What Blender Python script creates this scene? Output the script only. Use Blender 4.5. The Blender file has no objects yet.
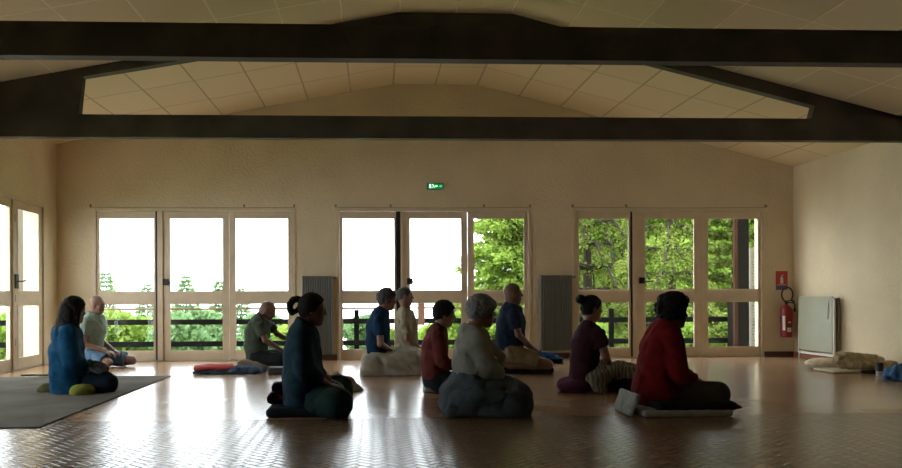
import bpy, bmesh, math, random
import numpy as np
from mathutils import Vector, Matrix

S = bpy.context.scene
COL = S.collection
PI = math.pi
random.seed(7)

# ---------------------------------------------------------------- camera
F_PX, CX, CY = 800.0, 411.0, 296.6
YAW, ROLL, EYE = 0.045, 0.0041, 0.90
FWD = np.array([math.sin(YAW), math.cos(YAW), 0.0])
RT0 = np.array([math.cos(YAW), -math.sin(YAW), 0.0])
UP0 = np.array([0.0, 0.0, 1.0])
RC = math.cos(ROLL) * RT0 - math.sin(ROLL) * UP0
UC = math.sin(ROLL) * RT0 + math.cos(ROLL) * UP0
CAM = np.array([0.0, 0.0, EYE])


def ray(px, py):
    return FWD + (px - CX) / F_PX * RC - (py - CY) / F_PX * UC


def on_y(px, py, Y):
    d = ray(px, py)
    return CAM + d * (Y / d[1])


def on_x(px, py, X):
    d = ray(px, py)
    return CAM + d * (X / d[0])


def on_z(px, py, Z=0.0):
    d = ray(px, py)
    return CAM + d * ((Z - EYE) / d[2])


cam = bpy.data.cameras.new('camera')
cam_ob = bpy.data.objects.new('camera', cam)
COL.objects.link(cam_ob)
M = Matrix.Identity(4)
for i in range(3):
    M[i][0], M[i][1], M[i][2], M[i][3] = RC[i], UC[i], -FWD[i], CAM[i]
cam_ob.matrix_world = M
cam.sensor_width = 36.0
cam.lens = F_PX * 36.0 / 902.0
cam.shift_x = (451.0 - CX) / 902.0
cam.shift_y = (CY - 234.0) / 902.0
cam.clip_start, cam.clip_end = 0.05, 600
S.camera = cam_ob

# ---------------------------------------------------------------- object helpers


def tag(o, label=None, cat=None, group=None, kind=None):
    if label:
        o['label'] = label
    if cat:
        o['category'] = cat
    if group:
        o['group'] = group
    if kind:
        o['kind'] = kind
    return o


def empty(name, loc, label=None, cat=None, group=None, kind=None, rz=0.0):
    o = bpy.data.objects.new(name, None)
    o.empty_display_size = 0.1
    COL.objects.link(o)
    o.location = loc
    o.rotation_euler = (0, 0, rz)
    return tag(o, label, cat, group, kind)


def link(name, me, mat=None, parent=None, loc=(0, 0, 0)):
    o = bpy.data.objects.new(name, me)
    COL.objects.link(o)
    if mat is not None:
        for m in (mat if isinstance(mat, (list, tuple)) else [mat]):
            me.materials.append(m)
    o.location = loc
    if parent is not None:
        o.parent = parent
    return o


class MB:
    """collects shapes for ONE mesh"""

    def __init__(self):
        self.bm = bmesh.new()
        self.mi = 0

    def _faces(self, before):
        self.bm.faces.ensure_lookup_table()
        for f in self.bm.faces[before:]:
            f.material_index = self.mi

    def box(self, x0, x1, y0, y1, z0, z1, bev=0.0):
        n = len(self.bm.faces)
        if bev > 0:
            t = bmesh.new()
            self._box(t, x0, x1, y0, y1, z0, z1)
            bmesh.ops.bevel(t, geom=t.edges[:], offset=bev, segments=2, profile=0.5, affect='EDGES')
            me = bpy.data.meshes.new('tmp')
            t.to_mesh(me)
            t.free()
            self.bm.from_mesh(me)
            bpy.data.meshes.remove(me)
        else:
            self._box(self.bm, x0, x1, y0, y1, z0, z1)
        self._faces(n)
        return self

    @staticmethod
    def _box(bm, x0, x1, y0, y1, z0, z1):
        v = [bm.verts.new((x, y, z)) for z in (z0, z1) for y in (y0, y1) for x in (x0, x1)]
        for f in ((0, 2, 3, 1), (4, 5, 7, 6), (0, 1, 5, 4), (2, 6, 7, 3), (0, 4, 6, 2), (1, 3, 7, 5)):
            bm.faces.new([v[i] for i in f])

    def prism(self, poly, y0, y1, axis='y'):
        """extrude a 2D polygon; axis y: poly in (x,z); axis z: (x,y); axis x: (y,z)"""
        n = len(self.bm.faces)

        def P(a, b, c):
            return {'y': (a, c, b), 'z': (a, b, c), 'x': (c, a, b)}[axis]
        A = [self.bm.verts.new(P(a, b, y0)) for a, b in poly]
        B = [self.bm.verts.new(P(a, b, y1)) for a, b in poly]
        k = len(poly)
        self.bm.faces.new(A[::-1])
        self.bm.faces.new(B)
        for i in range(k):
            j = (i + 1) % k
            self.bm.faces.new((A[i], A[j], B[j], B[i]))
        self._faces(n)
        return self

    def tube(self, pts, r, seg=10, closed=False, cap=True):
        n = len(self.bm.faces)
        pts = [Vector(p) for p in pts]
        rs = r if isinstance(r, (list, tuple)) else [r] * len(pts)
        rings = []
        prev = None
        for i, p in enumerate(pts):
            if closed:
                d = pts[(i + 1) % len(pts)] - pts[i - 1]
            else:
                d = pts[min(i + 1, len(pts) - 1)] - pts[max(i - 1, 0)]
            d.normalize()
            if prev is None:
                a = Vector((0, 0, 1)) if abs(d.z) < 0.9 else Vector((1, 0, 0))
                u = d.cross(a).normalized()
            else:
                u = (prev - d * prev.dot(d)).normalized()
            prev = u
            w = d.cross(u)
            rings.append([self.bm.verts.new(p + (u * math.cos(2 * PI * k / seg) + w * math.sin(2 * PI * k / seg)) * rs[i]) for k in range(seg)])
        m = len(rings)
        for i in range(m if closed else m - 1):
            A, B = rings[i], rings[(i + 1) % m]
            for k in range(seg):
                l = (k + 1) % seg
                self.bm.faces.new((A[k], A[l], B[l], B[k]))
        if cap and not closed:
            self.bm.faces.new(rings[0][::-1])
            self.bm.faces.new(rings[-1])
        self._faces(n)
        return self

    def lathe(self, prof, cx, cy, z0=0.0, seg=28):
        n = len(self.bm.faces)
        rings = []
        for r, z in prof:
            rings.append([self.bm.verts.new((cx + r * math.cos(2 * PI * k / seg), cy + r * math.sin(2 * PI * k / seg), z0 + z)) for k in range(seg)])
        for A, B in zip(rings[:-1], rings[1:]):
            for k in range(seg):
                l = (k + 1) % seg
                self.bm.faces.new((A[k], A[l], B[l], B[k]))
        self.bm.faces.new(rings[0][::-1])
        self.bm.faces.new(rings[-1])
        self._faces(n)
        return self

    def build(self, name, mat, parent=None, origin=None, smooth=False, bevel=0.0):
        bmesh.ops.recalc_face_normals(self.bm, faces=self.bm.faces[:])
        me = bpy.data.meshes.new(name)
        if origin is not None:
            bmesh.ops.translate(self.bm, verts=self.bm.verts[:], vec=Vector(origin) * -1)
        self.bm.to_mesh(me)
        self.bm.free()
        if smooth:
            me.polygons.foreach_set('use_smooth', [True] * len(me.polygons))
        o = link(name, me, mat, parent, origin if (origin is not None and parent is None) else (0, 0, 0))
        if bevel > 0:
            md = o.modifiers.new('Bevel', 'BEVEL')
            md.width = bevel
            md.segments = 2
            md.limit_method = 'ANGLE'
        return o


# ---------------------------------------------------------------- materials


def nodes(name):
    m = bpy.data.materials.new(name)
    m.use_nodes = True
    nt = m.node_tree
    return m, nt, nt.nodes['Principled BSDF']


def mat(name, col, rough=0.6, var=0.0, scale=8.0, bump=0.0, bscale=40.0, metal=0.0, spec=0.5, coat=0.0, col2=None, detail=4.0):
    m, nt, b = nodes(name)
    b.inputs['Base Color'].default_value = (*col, 1)
    b.inputs['Roughness'].default_value = rough
    b.inputs['Metallic'].default_value = metal
    b.inputs['Specular IOR Level'].default_value = spec
    tc = nt.nodes.new('ShaderNodeTexCoord')
    if var > 0 or col2:
        n = nt.nodes.new('ShaderNodeTexNoise')
        n.inputs['Scale'].default_value = scale
        n.inputs['Detail'].default_value = detail
        nt.links.new(tc.outputs['Object'], n.inputs['Vector'])
        r = nt.nodes.new('ShaderNodeValToRGB')
        c2 = col2 or tuple(min(1, c * (1 + var)) for c in col)
        c1 = col if col2 else tuple(c * (1 - var) for c in col)
        r.color_ramp.elements[0].position = 0.35
        r.color_ramp.elements[1].position = 0.65
        r.color_ramp.elements[0].color = (*c1, 1)
        r.color_ramp.elements[1].color = (*c2, 1)
        nt.links.new(n.outputs['Fac'], r.inputs['Fac'])
        nt.links.new(r.outputs['Color'], b.inputs['Base Color'])
    if bump > 0:
        n2 = nt.nodes.new('ShaderNodeTexNoise')
        n2.inputs['Scale'].default_value = bscale
        n2.inputs['Detail'].default_value = 5
        nt.links.new(tc.outputs['Object'], n2.inputs['Vector'])
        bp = nt.nodes.new('ShaderNodeBump')
        bp.inputs['Strength'].default_value = bump
        bp.inputs['Distance'].default_value = 0.02
        nt.links.new(n2.outputs['Fac'], bp.inputs['Height'])
        nt.links.new(bp.outputs['Normal'], b.inputs['Normal'])
    return m


class NT:
    """tiny helper for math-node graphs"""

    def __init__(self, nt):
        self.nt = nt

    def m(self, op, a, b=None, c=None, clamp=False):
        n = self.nt.nodes.new('ShaderNodeMath')
        n.operation = op
        n.use_clamp = clamp
        for i, v in enumerate((a, b, c)):
            if v is None:
                continue
            if isinstance(v, (int, float)):
                n.inputs[i].default_value = v
            else:
                self.nt.links.new(v, n.inputs[i])
        return n.outputs[0]

    def mixc(self, f, a, b):
        n = self.nt.nodes.new('ShaderNodeMix')
        n.data_type = 'RGBA'
        for sock, v in ((n.inputs['Factor'], f), (n.inputs[6], a), (n.inputs[7], b)):
            if isinstance(v, tuple):
                sock.default_value = (*v, 1)
            elif isinstance(v, (int, float)):
                sock.default_value = v
            else:
                self.nt.links.new(v, sock)
        return n.outputs[2]


def cloth(name, col, var=0.12, bump=0.25, bscale=140.0, rough=0.9, scale=14.0):
    m = mat(name, col, rough, var, scale, bump, bscale, spec=0.1)
    return m


def emit(name, col, strength):
    m, nt, b = nodes(name)
    b.inputs['Base Color'].default_value = (*col, 1)
    b.inputs['Emission Color'].default_value = (*col, 1)
    b.inputs['Emission Strength'].default_value = strength
    return m


def make_glass():
    m = bpy.data.materials.new('window_glass')
    m.use_nodes = True
    nt = m.node_tree
    nt.nodes.clear()
    out = nt.nodes.new('ShaderNodeOutputMaterial')
    mix = nt.nodes.new('ShaderNodeMixShader')
    tr = nt.nodes.new('ShaderNodeBsdfTransparent')
    tr.inputs['Color'].default_value = (0.96, 0.975, 0.965, 1)
    gl = nt.nodes.new('ShaderNodeBsdfGlossy')
    gl.inputs['Roughness'].default_value = 0.02
    fr = nt.nodes.new('ShaderNodeFresnel')
    fr.inputs['IOR'].default_value = 1.45
    geo = nt.nodes.new('ShaderNodeNewGeometry')
    ml = nt.nodes.new('ShaderNodeMath')          # the far face of the pane does not reflect totally
    ml.operation = 'SUBTRACT'
    ml.use_clamp = True
    nt.links.new(fr.outputs[0], ml.inputs[0])
    nt.links.new(geo.outputs['Backfacing'], ml.inputs[1])
    nt.links.new(ml.outputs[0], mix.inputs[0])
    nt.links.new(tr.outputs[0], mix.inputs[1])
    nt.links.new(gl.outputs[0], mix.inputs[2])
    nt.links.new(mix.outputs[0], out.inputs[0])
    return m


GLASS = make_glass()
# plastered wall: rough trowelled coat, cream
WALL = mat('cream_plaster', (0.69, 0.575, 0.39), 0.92, 0.06, 1.3, 0.55, 26.0, spec=0.2)
DOORPAINT = mat('cream_door_paint', (0.64, 0.52, 0.36), 0.5, 0.05, 6.0, 0.05, 60.0)
BEAM = mat('dark_stained_beam', (0.072, 0.063, 0.047), 0.6, 0.3, 3.0, 0.15, 50.0, spec=0.3)
BASE = mat('brown_skirting', (0.09, 0.045, 0.03), 0.5, 0.15, 5.0)
REDBASE = mat('terracotta_skirting', (0.36, 0.13, 0.07), 0.5, 0.15, 7.0)
BLACK = mat('black_metal', (0.012, 0.012, 0.012), 0.45)
WHITE = mat('white_enamel', (0.72, 0.70, 0.62), 0.4)
# ---------------------------------------------------------------- room dimensions
D = 11.46                                     # camera to the far wall
XL = on_y(57, 250, D)[0]
XR = on_y(793.5, 250, D)[0]
YB = -1.6                                     # rear wall, behind the camera
Z_TOP, Z_M1, Z_M0, Z_BOT, Z_FR = 2.03, 0.98, 0.815, 0.14, 2.175
pl = on_y(393, 84.8, D)
pr = on_y(477, 84.8, D)
ZF = (pl[2] + pr[2]) / 2
XFL, XFR = pl[0], pr[0]
ZEL = on_y(57, 144.5, D)[2]
ZER = on_y(793.5, 167, D)[2]
SLL = (ZF - ZEL) / (XFL - XL)
SLR = (ZF - ZER) / (XR - XFR)


def ceil_z(x):
    if x < XFL:
        return ZEL + (x - XL) * SLL
    if x > XFR:
        return ZER + (XR - x) * SLR
    return ZF


# ---------------------------------------------------------------- floor
def floor_mat():
    m, nt, b = nodes('terracotta_tiles')
    g = NT(nt)
    tc = nt.nodes.new('ShaderNodeTexCoord')
    sp = nt.nodes.new('ShaderNodeSeparateXYZ')
    nt.links.new(tc.outputs['Object'], sp.inputs[0])
    X, Y = sp.outputs[0], sp.outputs[1]
    yb = float(on_z(451, 417.5)[1])
    near = g.m('LESS_THAN', Y, yb)
    r2 = 0.70711

    def rot(w):
        return (g.m('MULTIPLY', g.m('ADD', X, Y), r2 / w), g.m('MULTIPLY', g.m('SUBTRACT', Y, X), r2 / w))
    # near half: small bricks laid in a herringbone
    u, v = rot(0.054)
    i, j = g.m('FLOOR', u), g.m('FLOOR', v)
    fx, fy = g.m('SUBTRACT', u, i), g.m('SUBTRACT', v, j)
    k = g.m('FLOORED_MODULO', g.m('SUBTRACT', i, j), 4.0)

    def is_(n):
        return g.m('COMPARE', k, float(n), 0.1)
    dr = g.m('ADD', g.m('SUBTRACT', 1.0, fx), is_(0))
    dl = g.m('ADD', fx, is_(1))
    dt = g.m('ADD', g.m('SUBTRACT', 1.0, fy), is_(3))
    db = g.m('ADD', fy, is_(2))
    dmin = g.m('MINIMUM', g.m('MINIMUM', dr, dl), g.m('MINIMUM', dt, db))
    hn = g.m('MULTIPLY', dmin, 7.0, clamp=True)
    # brick id for colour
    bi = g.m('SUBTRACT', i, is_(1))
    bj = g.m('SUBTRACT', j, is_(2))
    cid = nt.nodes.new('ShaderNodeCombineXYZ')
    nt.links.new(bi, cid.inputs[0])
    nt.links.new(bj, cid.inputs[1])
    wn = nt.nodes.new('ShaderNodeTexWhiteNoise')
    wn.noise_dimensions = '2D'
    nt.links.new(cid.outputs[0], wn.inputs['Vector'])
    # far half: larger square tiles laid on the diagonal
    u2, v2 = rot(0.33)
    a, c = g.m('FRACT', u2), g.m('FRACT', v2)
    e = g.m('MINIMUM', g.m('MINIMUM', a, g.m('SUBTRACT', 1.0, a)), g.m('MINIMUM', c, g.m('SUBTRACT', 1.0, c)))
    hf = g.m('MULTIPLY', e, 30.0, clamp=True)
    cid2 = nt.nodes.new('ShaderNodeCombineXYZ')
    nt.links.new(g.m('FLOOR', u2), cid2.inputs[0])
    nt.links.new(g.m('FLOOR', v2), cid2.inputs[1])
    wn2 = nt.nodes.new('ShaderNodeTexWhiteNoise')
    wn2.noise_dimensions = '2D'
    nt.links.new(cid2.outputs[0], wn2.inputs['Vector'])
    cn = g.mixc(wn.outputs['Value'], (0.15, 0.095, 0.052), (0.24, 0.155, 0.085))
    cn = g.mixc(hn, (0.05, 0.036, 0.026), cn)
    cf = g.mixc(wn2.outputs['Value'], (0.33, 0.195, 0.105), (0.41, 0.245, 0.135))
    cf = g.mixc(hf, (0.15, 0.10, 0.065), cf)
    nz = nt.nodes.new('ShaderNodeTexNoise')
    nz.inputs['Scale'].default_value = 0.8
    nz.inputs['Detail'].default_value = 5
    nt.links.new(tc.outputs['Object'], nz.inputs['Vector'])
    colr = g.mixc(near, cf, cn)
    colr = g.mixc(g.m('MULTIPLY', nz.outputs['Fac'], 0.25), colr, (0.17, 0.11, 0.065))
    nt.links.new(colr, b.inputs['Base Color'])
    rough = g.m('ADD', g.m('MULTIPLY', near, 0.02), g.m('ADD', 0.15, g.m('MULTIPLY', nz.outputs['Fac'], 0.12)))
    nt.links.new(rough, b.inputs['Roughness'])
    # relief
    fine = nt.nodes.new('ShaderNodeTexNoise')
    fine.inputs['Scale'].default_value = 30
    fine.inputs['Detail'].default_value = 3
    nt.links.new(tc.outputs['Object'], fine.inputs['Vector'])
    h1 = g.m('MULTIPLY', near, g.m('ADD', g.m('MULTIPLY', hn, 0.6), g.m('MULTIPLY', fine.outputs['Fac'], 0.45)))
    h2 = g.m('MULTIPLY', g.m('SUBTRACT', 1.0, near), g.m('ADD', g.m('MULTIPLY', hf, 0.12), g.m('MULTIPLY', fine.outputs['Fac'], 0.10)))
    bp = nt.nodes.new('ShaderNodeBump')
    bp.inputs['Strength'].default_value = 0.65
    bp.inputs['Distance'].default_value = 0.005
    nt.links.new(g.m('ADD', h1, h2), bp.inputs['Height'])
    nt.links.new(bp.outputs['Normal'], b.inputs['Normal'])
    b.inputs['Specular IOR Level'].default_value = 0.6
    return m


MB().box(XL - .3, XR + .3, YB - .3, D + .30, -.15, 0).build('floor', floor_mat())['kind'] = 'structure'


# ---------------------------------------------------------------- ceiling
def ceiling_mat():
    m, nt, b = nodes('ceiling_panels')
    g = NT(nt)
    tc = nt.nodes.new('ShaderNodeTexCoord')
    sp = nt.nodes.new('ShaderNodeSeparateXYZ')
    nt.links.new(tc.outputs['Object'], sp.inputs[0])
    x = g.m('SUBTRACT', sp.outputs[0], float(XFL))
    a = g.m('FRACT', g.m('MULTIPLY', x, 1 / 0.605))
    yy = g.m('SUBTRACT', D + 0.0, sp.outputs[1])
    c = g.m('FRACT', g.m('MULTIPLY', yy, 1 / 0.90))
    da = g.m('MULTIPLY', g.m('MINIMUM', a, g.m('SUBTRACT', 1.0, a)), 0.605)
    dc = g.m('MULTIPLY', g.m('MINIMUM', c, g.m('SUBTRACT', 1.0, c)), 0.90)
    d = g.m('MINIMUM', da, dc)
    h = g.m('MULTIPLY', d, 1 / 0.014, clamp=True)
    cid = nt.nodes.new('ShaderNodeCombineXYZ')
    nt.links.new(g.m('FLOOR', g.m('MULTIPLY', x, 1 / 0.605)), cid.inputs[0])
    nt.links.new(g.m('FLOOR', g.m('MULTIPLY', yy, 1 / 0.90)), cid.inputs[1])
    wn = nt.nodes.new('ShaderNodeTexWhiteNoise')
    wn.noise_dimensions = '2D'
    nt.links.new(cid.outputs[0], wn.inputs['Vector'])
    nz = nt.nodes.new('ShaderNodeTexNoise')
    nz.inputs['Scale'].default_value = 60
    nz.inputs['Detail'].default_value = 4
    nt.links.new(tc.outputs['Object'], nz.inputs['Vector'])
    col = g.mixc(wn.outputs['Value'], (0.70, 0.57, 0.355), (0.76, 0.62, 0.39))
    col = g.mixc(g.m('MULTIPLY', nz.outputs['Fac'], 0.2), col, (0.5, 0.4, 0.26))
    joint_light = g.m('LESS_THAN', sp.outputs[1], 0.75 * D)      # window light painted into the nearer bays' joint colour; last bay kept dark
    col = g.mixc(h, g.mixc(joint_light, (0.36, 0.28, 0.18), (0.92, 0.80, 0.56)), col)
    nt.links.new(col, b.inputs['Base Color'])
    b.inputs['Roughness'].default_value = 0.85
    b.inputs['Specular IOR Level'].default_value = 0.3
    bp = nt.nodes.new('ShaderNodeBump')
    bp.inputs['Strength'].default_value = 0.6
    bp.inputs['Distance'].default_value = 0.008
    nt.links.new(g.m('ADD', h, g.m('MULTIPLY', nz.outputs['Fac'], 0.15)), bp.inputs['Height'])
    nt.links.new(bp.outputs['Normal'], b.inputs['Normal'])
    return m


prof = [(XL - .3, ceil_z(XL - .3)), (XFL, ZF), (XFR, ZF), (XR + .3, ceil_z(XR + .3))]
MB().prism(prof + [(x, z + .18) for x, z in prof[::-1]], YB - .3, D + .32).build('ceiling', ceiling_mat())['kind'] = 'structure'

# ---------------------------------------------------------------- walls
# door sets on the far wall: outer frame, then glass spans of the two leaves and the fixed light (photo px at mid height)
SETS = [
    dict(fr=(93.5, 295.5), glass=[(99, 154.3), (169.5, 223.3), (235, 288.7)], gap=156.3, post=(157.5, 162.6), lock=163, side=1),
    dict(fr=(337, 531.5), glass=[(342, 395), (409.5, 462), (473.5, 525)], gap=397.2, post=(400.8, 403.5), lock=407, side=1),
    dict(fr=(573, 763.8), glass=[(578.5, 629.5), (645, 695), (707.5, 759)], gap=631.8, post=(633, 637), lock=639, side=1),
]


def bx(px):
    return float(on_y(px, 285, D)[0])


TH = 0.28
holes = [(bx(s['fr'][0]), bx(s['fr'][1])) for s in SETS]
w = MB()
w.prism([(XL - .3, Z_FR), (XR + .3, Z_FR), (XR + .3, ceil_z(XR + .3) + .05), (XFR, ZF + .05), (XFL, ZF + .05), (XL - .3, ceil_z(XL - .3) + .05)], D, D + TH)
xs = [XL - .3] + [x for h in holes for x in h] + [XR + .3]
for a, b_ in zip(xs[0::2], xs[1::2]):
    w.box(a, b_, D, D + TH, 0, Z_FR)
tag(w.build('wall_back', WALL), kind='structure')

# left wall with the glazed door near the far corner and a second, unseen one added to brighten the room
LD = (7.95, float(on_x(44.5, 285, XL)[1]))
LD2 = (4.35, 7.35)

w = MB()
for y0, y1, z0, z1 in ((YB - .3, D, Z_FR, None), (YB - .3, LD2[0], 0, Z_FR), (LD2[1], LD[0], 0, Z_FR), (LD[1], D, 0, Z_FR)):
    w.box(XL - TH, XL, y0, y1, z0, z1 if z1 else ceil_z(XL) + .02)
tag(w.build('wall_left', WALL), kind='structure')
tag(MB().box(XR, XR + TH, YB - .3, D, 0, ceil_z(XR) + .02).build('wall_right', WALL), kind='structure')
w = MB()
w.prism([(XL - .3, 0), (XR + .3, 0), (XR + .3, ceil_z(XR + .3) + .05), (XFR, ZF + .05), (XFL, ZF + .05), (XL - .3, ceil_z(XL - .3) + .05)], YB - TH, YB)
tag(w.build('wall_rear', WALL), kind='structure')

# skirtings
hb = 0.075
for n, (a, b_) in enumerate(zip(xs[0::2], xs[1::2])):
    a, b_ = max(a, XL), min(b_, XR)
    tag(MB().box(a + .004, b_ - .004, D - .014, D - .001, 0, hb).build('baseboard_back', BASE), kind='structure')
tag(MB().box(XR - .014, XR - .001, YB, D - .02, 0, hb).build('baseboard_right', REDBASE), kind='structure')
tag(MB().box(XL + .001, XL + .014, LD2[1], LD[0], 0, hb).build('baseboard_left', BASE), kind='structure')


# ---------------------------------------------------------------- glazed doors
def frame_rect(mb, x0, x1, z0, z1, t, y0, y1):
    """four bars of a rectangular frame (t = left, right, bottom, top widths)"""
    l, r, b_, tp = t
    mb.box(x0, x0 + l, y0, y1, z0, z1)
    mb.box(x1 - r, x1, y0, y1, z0, z1)
    mb.box(x0 + l, x1 - r, y0, y1, z0, z0 + b_)
    mb.box(x0 + l, x1 - r, y0, y1, z1 - tp, z1)


def door_leaf(root, x0, x1, g0, g1, has_handle=None, hinge=None, name='leaf'):
    mb = MB()
    y0, y1 = 0.012, 0.058
    z0, z1 = 0.012, Z_FR - .055
    frame_rect(mb, x0, x1, z0, z1, (g0 - x0, x1 - g1, Z_BOT - z0, z1 - Z_TOP), y0, y1)
    mb.box(g0, g1, y0, y1, Z_M0, Z_M1)
    leaf = mb.build(name, DOORPAINT, root, bevel=0.004)
    for a, b_ in ((Z_BOT, Z_M0), (Z_M1, Z_TOP)):
        MB().box(g0 - .004, g1 + .004, 0.032, 0.038, a - .004, b_ + .004).build('pane', GLASS, leaf)
        bd = MB()
        frame_rect(bd, g0, g1, a, b_, (.012,) * 4, 0.006, 0.013)
        bd.build('glazing_bead', DOORPAINT, leaf)
    if hinge is not None:
        for z in (0.35, 0.9, 1.15, 1.9):
            MB().tube([(hinge, 0.008, z - .045), (hinge, 0.008, z + .045)], 0.010, 8).build('hinge', BLACK, leaf)
    if has_handle is not None:
        hx = has_handle
        k = MB().box(hx, hx + .085, -.022, .012, 1.075, 1.165, bev=.004).build('lock_case', BLACK, leaf)
        MB().tube([(hx + .055, -.02, 1.11), (hx + .055, -.065, 1.11), (hx + .075, -.072, 1.11), (hx + .175, -.072, 1.105)], 0.009, 8).build('lever', BLACK, k)
    return leaf


def door_set(name, loc, rz, W, x, hinge_dark=True):
    """x: dict of local x positions: fr, glass, gap, post"""
    root = empty(name, loc, kind='structure', rz=rz)
    mb = MB()
    a, b_ = x['fr']
    t = .04
    mb.box(a, a + t, -.012, .10, 0, Z_FR)
    mb.box(b_ - t, b_, -.012, .10, 0, Z_FR)
    mb.box(a + t, b_ - t, -.012, .10, Z_FR - .05, Z_FR)
    mb.box(a + t, b_ - t, .01, .10, 0, .010)
    mb.build('frame', DOORPAINT, root, bevel=.004)
    g = x['glass']
    gap = x['gap']
    p0, p1 = x['post']
    mid = (g[1][1] + g[2][0]) / 2
    door_leaf(root, a + t + .003, gap - .012, *g[0])
    MB().box(gap - .0125, p0, .020, .06, .012, Z_FR - .052).build('hinge_gap', BLACK, root)
    MB().box(p0, p1 + .0045, -.008, .06, .012, Z_FR - .052).build('post', DOORPAINT, root, bevel=.004)
    door_leaf(root, p1 + .004, mid - .003, *g[1], has_handle=x['lock'], hinge=gap)
    door_leaf(root, mid + .003, b_ - t - .003, *g[2], name='fixed_light')
    return root


for n, s in enumerate(SETS):
    x0 = bx(s['fr'][0])
    loc = {k: tuple(bx(v) - x0 for v in s[k]) for k in ('fr', 'post')}
    loc['gap'] = bx(s['gap']) - x0
    loc['lock'] = bx(s['lock']) - x0
    loc['glass'] = [tuple(bx(v) - x0 for v in g) for g in s['glass']]
    door_set('door_%d' % (n + 1), (x0, D, 0), 0, 0, loc)


def side_y(px):
    return float(on_x(px, 285, XL)[1])


# left wall door: local x runs along -Y ... the set is turned so that its face looks into the room (+X)
L1 = LD[1]


def lx(px):
    return L1 - side_y(px)


Lw = LD[1] - LD[0]
gl = [(lx(39.6), lx(18.3)), (lx(10.2), lx(10.2) + .78)]
gl.append((gl[1][1] + .17, Lw - .08))


def door_left(name, y1, width, glass, gap, post, lock):
    # rotate +90 deg about z: local x -> +Y.  we need local x -> -Y with local +y (outward) -> -X : mirror by scale-free rotation of -90 gives x-> -Y, y-> +X
    root = empty(name, (XL, y1, 0), kind='structure')
    root.rotation_euler = (0, 0, PI / 2)
    return root


# with rotation +90: local x -> +Y, local y(outward) -> -X : right; so measure x from the near end of the opening
def ly(px):
    return side_y(px) - LD[0]


loc = dict(fr=(0.0, Lw), post=(ly(14.6) - .055, ly(14.6)), gap=ly(14.6) + .022, lock=ly(14.6) - .16,
           glass=[(ly(18.3), ly(39.6)), (ly(10.8) - .80, ly(10.8)), (.08, ly(10.8) - .80 - .17)])


def door_set_left(name, loc_, x):
    root = empty(name, loc_, kind='structure', rz=PI / 2)
    a, b_ = x['fr']
    t = .045
    mb = MB()
    mb.box(a, a + t, -.012, .10, 0, Z_FR)
    mb.box(b_ - t, b_, -.012, .10, 0, Z_FR)
    mb.box(a + t, b_ - t, -.012, .10, Z_FR - .05, Z_FR)
    mb.box(a + t, b_ - t, .01, .10, 0, .010)
    mb.build('frame', DOORPAINT, root, bevel=.004)
    g = x['glass']
    gap = x['gap']
    p0, p1 = x['post']
    mid = (g[1][0] + g[2][1]) / 2
    door_leaf(root, gap + .012, b_ - t - .003, *g[0])
    MB().box(p1, gap + .0125, .020, .06, .012, Z_FR - .052).build('hinge_gap', BLACK, root)
    MB().box(p0, p1, -.008, .06, .012, Z_FR - .052).build('post', DOORPAINT, root, bevel=.004)
    leaf = door_leaf(root, mid + .003, p0 - .004, *g[1], hinge=gap)
    k = MB().box(gap - .04, gap + .045, -.024, .012, 1.02, 1.20, bev=.004).build('lock_case', BLACK, leaf)
    MB().tube([(gap, -.02, 1.11), (gap, -.065, 1.11), (gap + .02, -.072, 1.11), (gap + .13, -.072, 1.12)], 0.009, 8).build('lever', BLACK, k)
    door_leaf(root, a + t + .003, mid - .003, *g[2], name='fixed_light')
    return root


door_set_left('door_4', (XL, LD[0], 0), loc)
for nm, L_ in (('door_5', LD2),):  # extra glazed set out of view, added for its daylight
    w2 = L_[1] - L_[0]
    door_set_left(nm, (XL, L_[0], 0), dict(fr=(0, w2), post=(1.92, 1.975), gap=2.0, lock=1.8,
                  glass=[(2.10, w2 - .09), (1.03, 1.83), (.08, .86)]))

# ---------------------------------------------------------------- roof trusses
Y2 = 0.75 * D
Y1 = 0.50 * D
zb2 = (on_y(451, 139.6, Y2)[2] + on_y(451, 61.5, Y1)[2]) / 2
zt2 = (on_y(451, 117.3, Y2)[2] + on_y(451, 28.6, Y1)[2]) / 2


def truss(y, label):
    root = empty('roof_truss', (0, y, 0), label, 'roof truss', 'roof trusses')
    hw = .055
    MB().box(XL + .002, XR - .002, -hw, hw, zb2, zt2).build('tie_beam', BEAM, root)
    # opening corners measured on the farther truss
    oL = on_y(84, 78, Y2)
    oLb = on_y(80.5, 112, Y2)
    oR = on_y(812, 107, Y2)
    oRb = on_y(808.5, 117, Y2)
    e = .004
    th = .145

    def top(x):
        return ceil_z(x) - e
    # left rafter: outer along the ceiling, inner parallel, widening to a solid gusset at the wall
    MB().prism([(XL + .002, zt2), (oLb[0], zt2), (oLb[0] + .0, oLb[2]), (oL[0], oL[2]), (XFL, ZF - th), (XFL, top(XFL)), (XL + .002, top(XL))], -hw, hw).build('rafter', BEAM, root)
    MB().prism([(XR - .002, zt2), (oRb[0], zt2), (oR[0], oR[2]), (XFR, ZF - th), (XFR, top(XFR)), (XR - .002, top(XR))], -hw, hw).build('rafter', BEAM, root)
    MB().box(XFL, XFR, -hw, hw, ZF - th, ZF - e).build('ridge_plate', BEAM, root)
    return root


truss(Y1, 'nearest dark wooden roof truss, its thick tie beam crossing the top of the picture')
truss(Y2, 'dark wooden roof truss behind the nearest one, with solid corner gussets and open middle')
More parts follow.
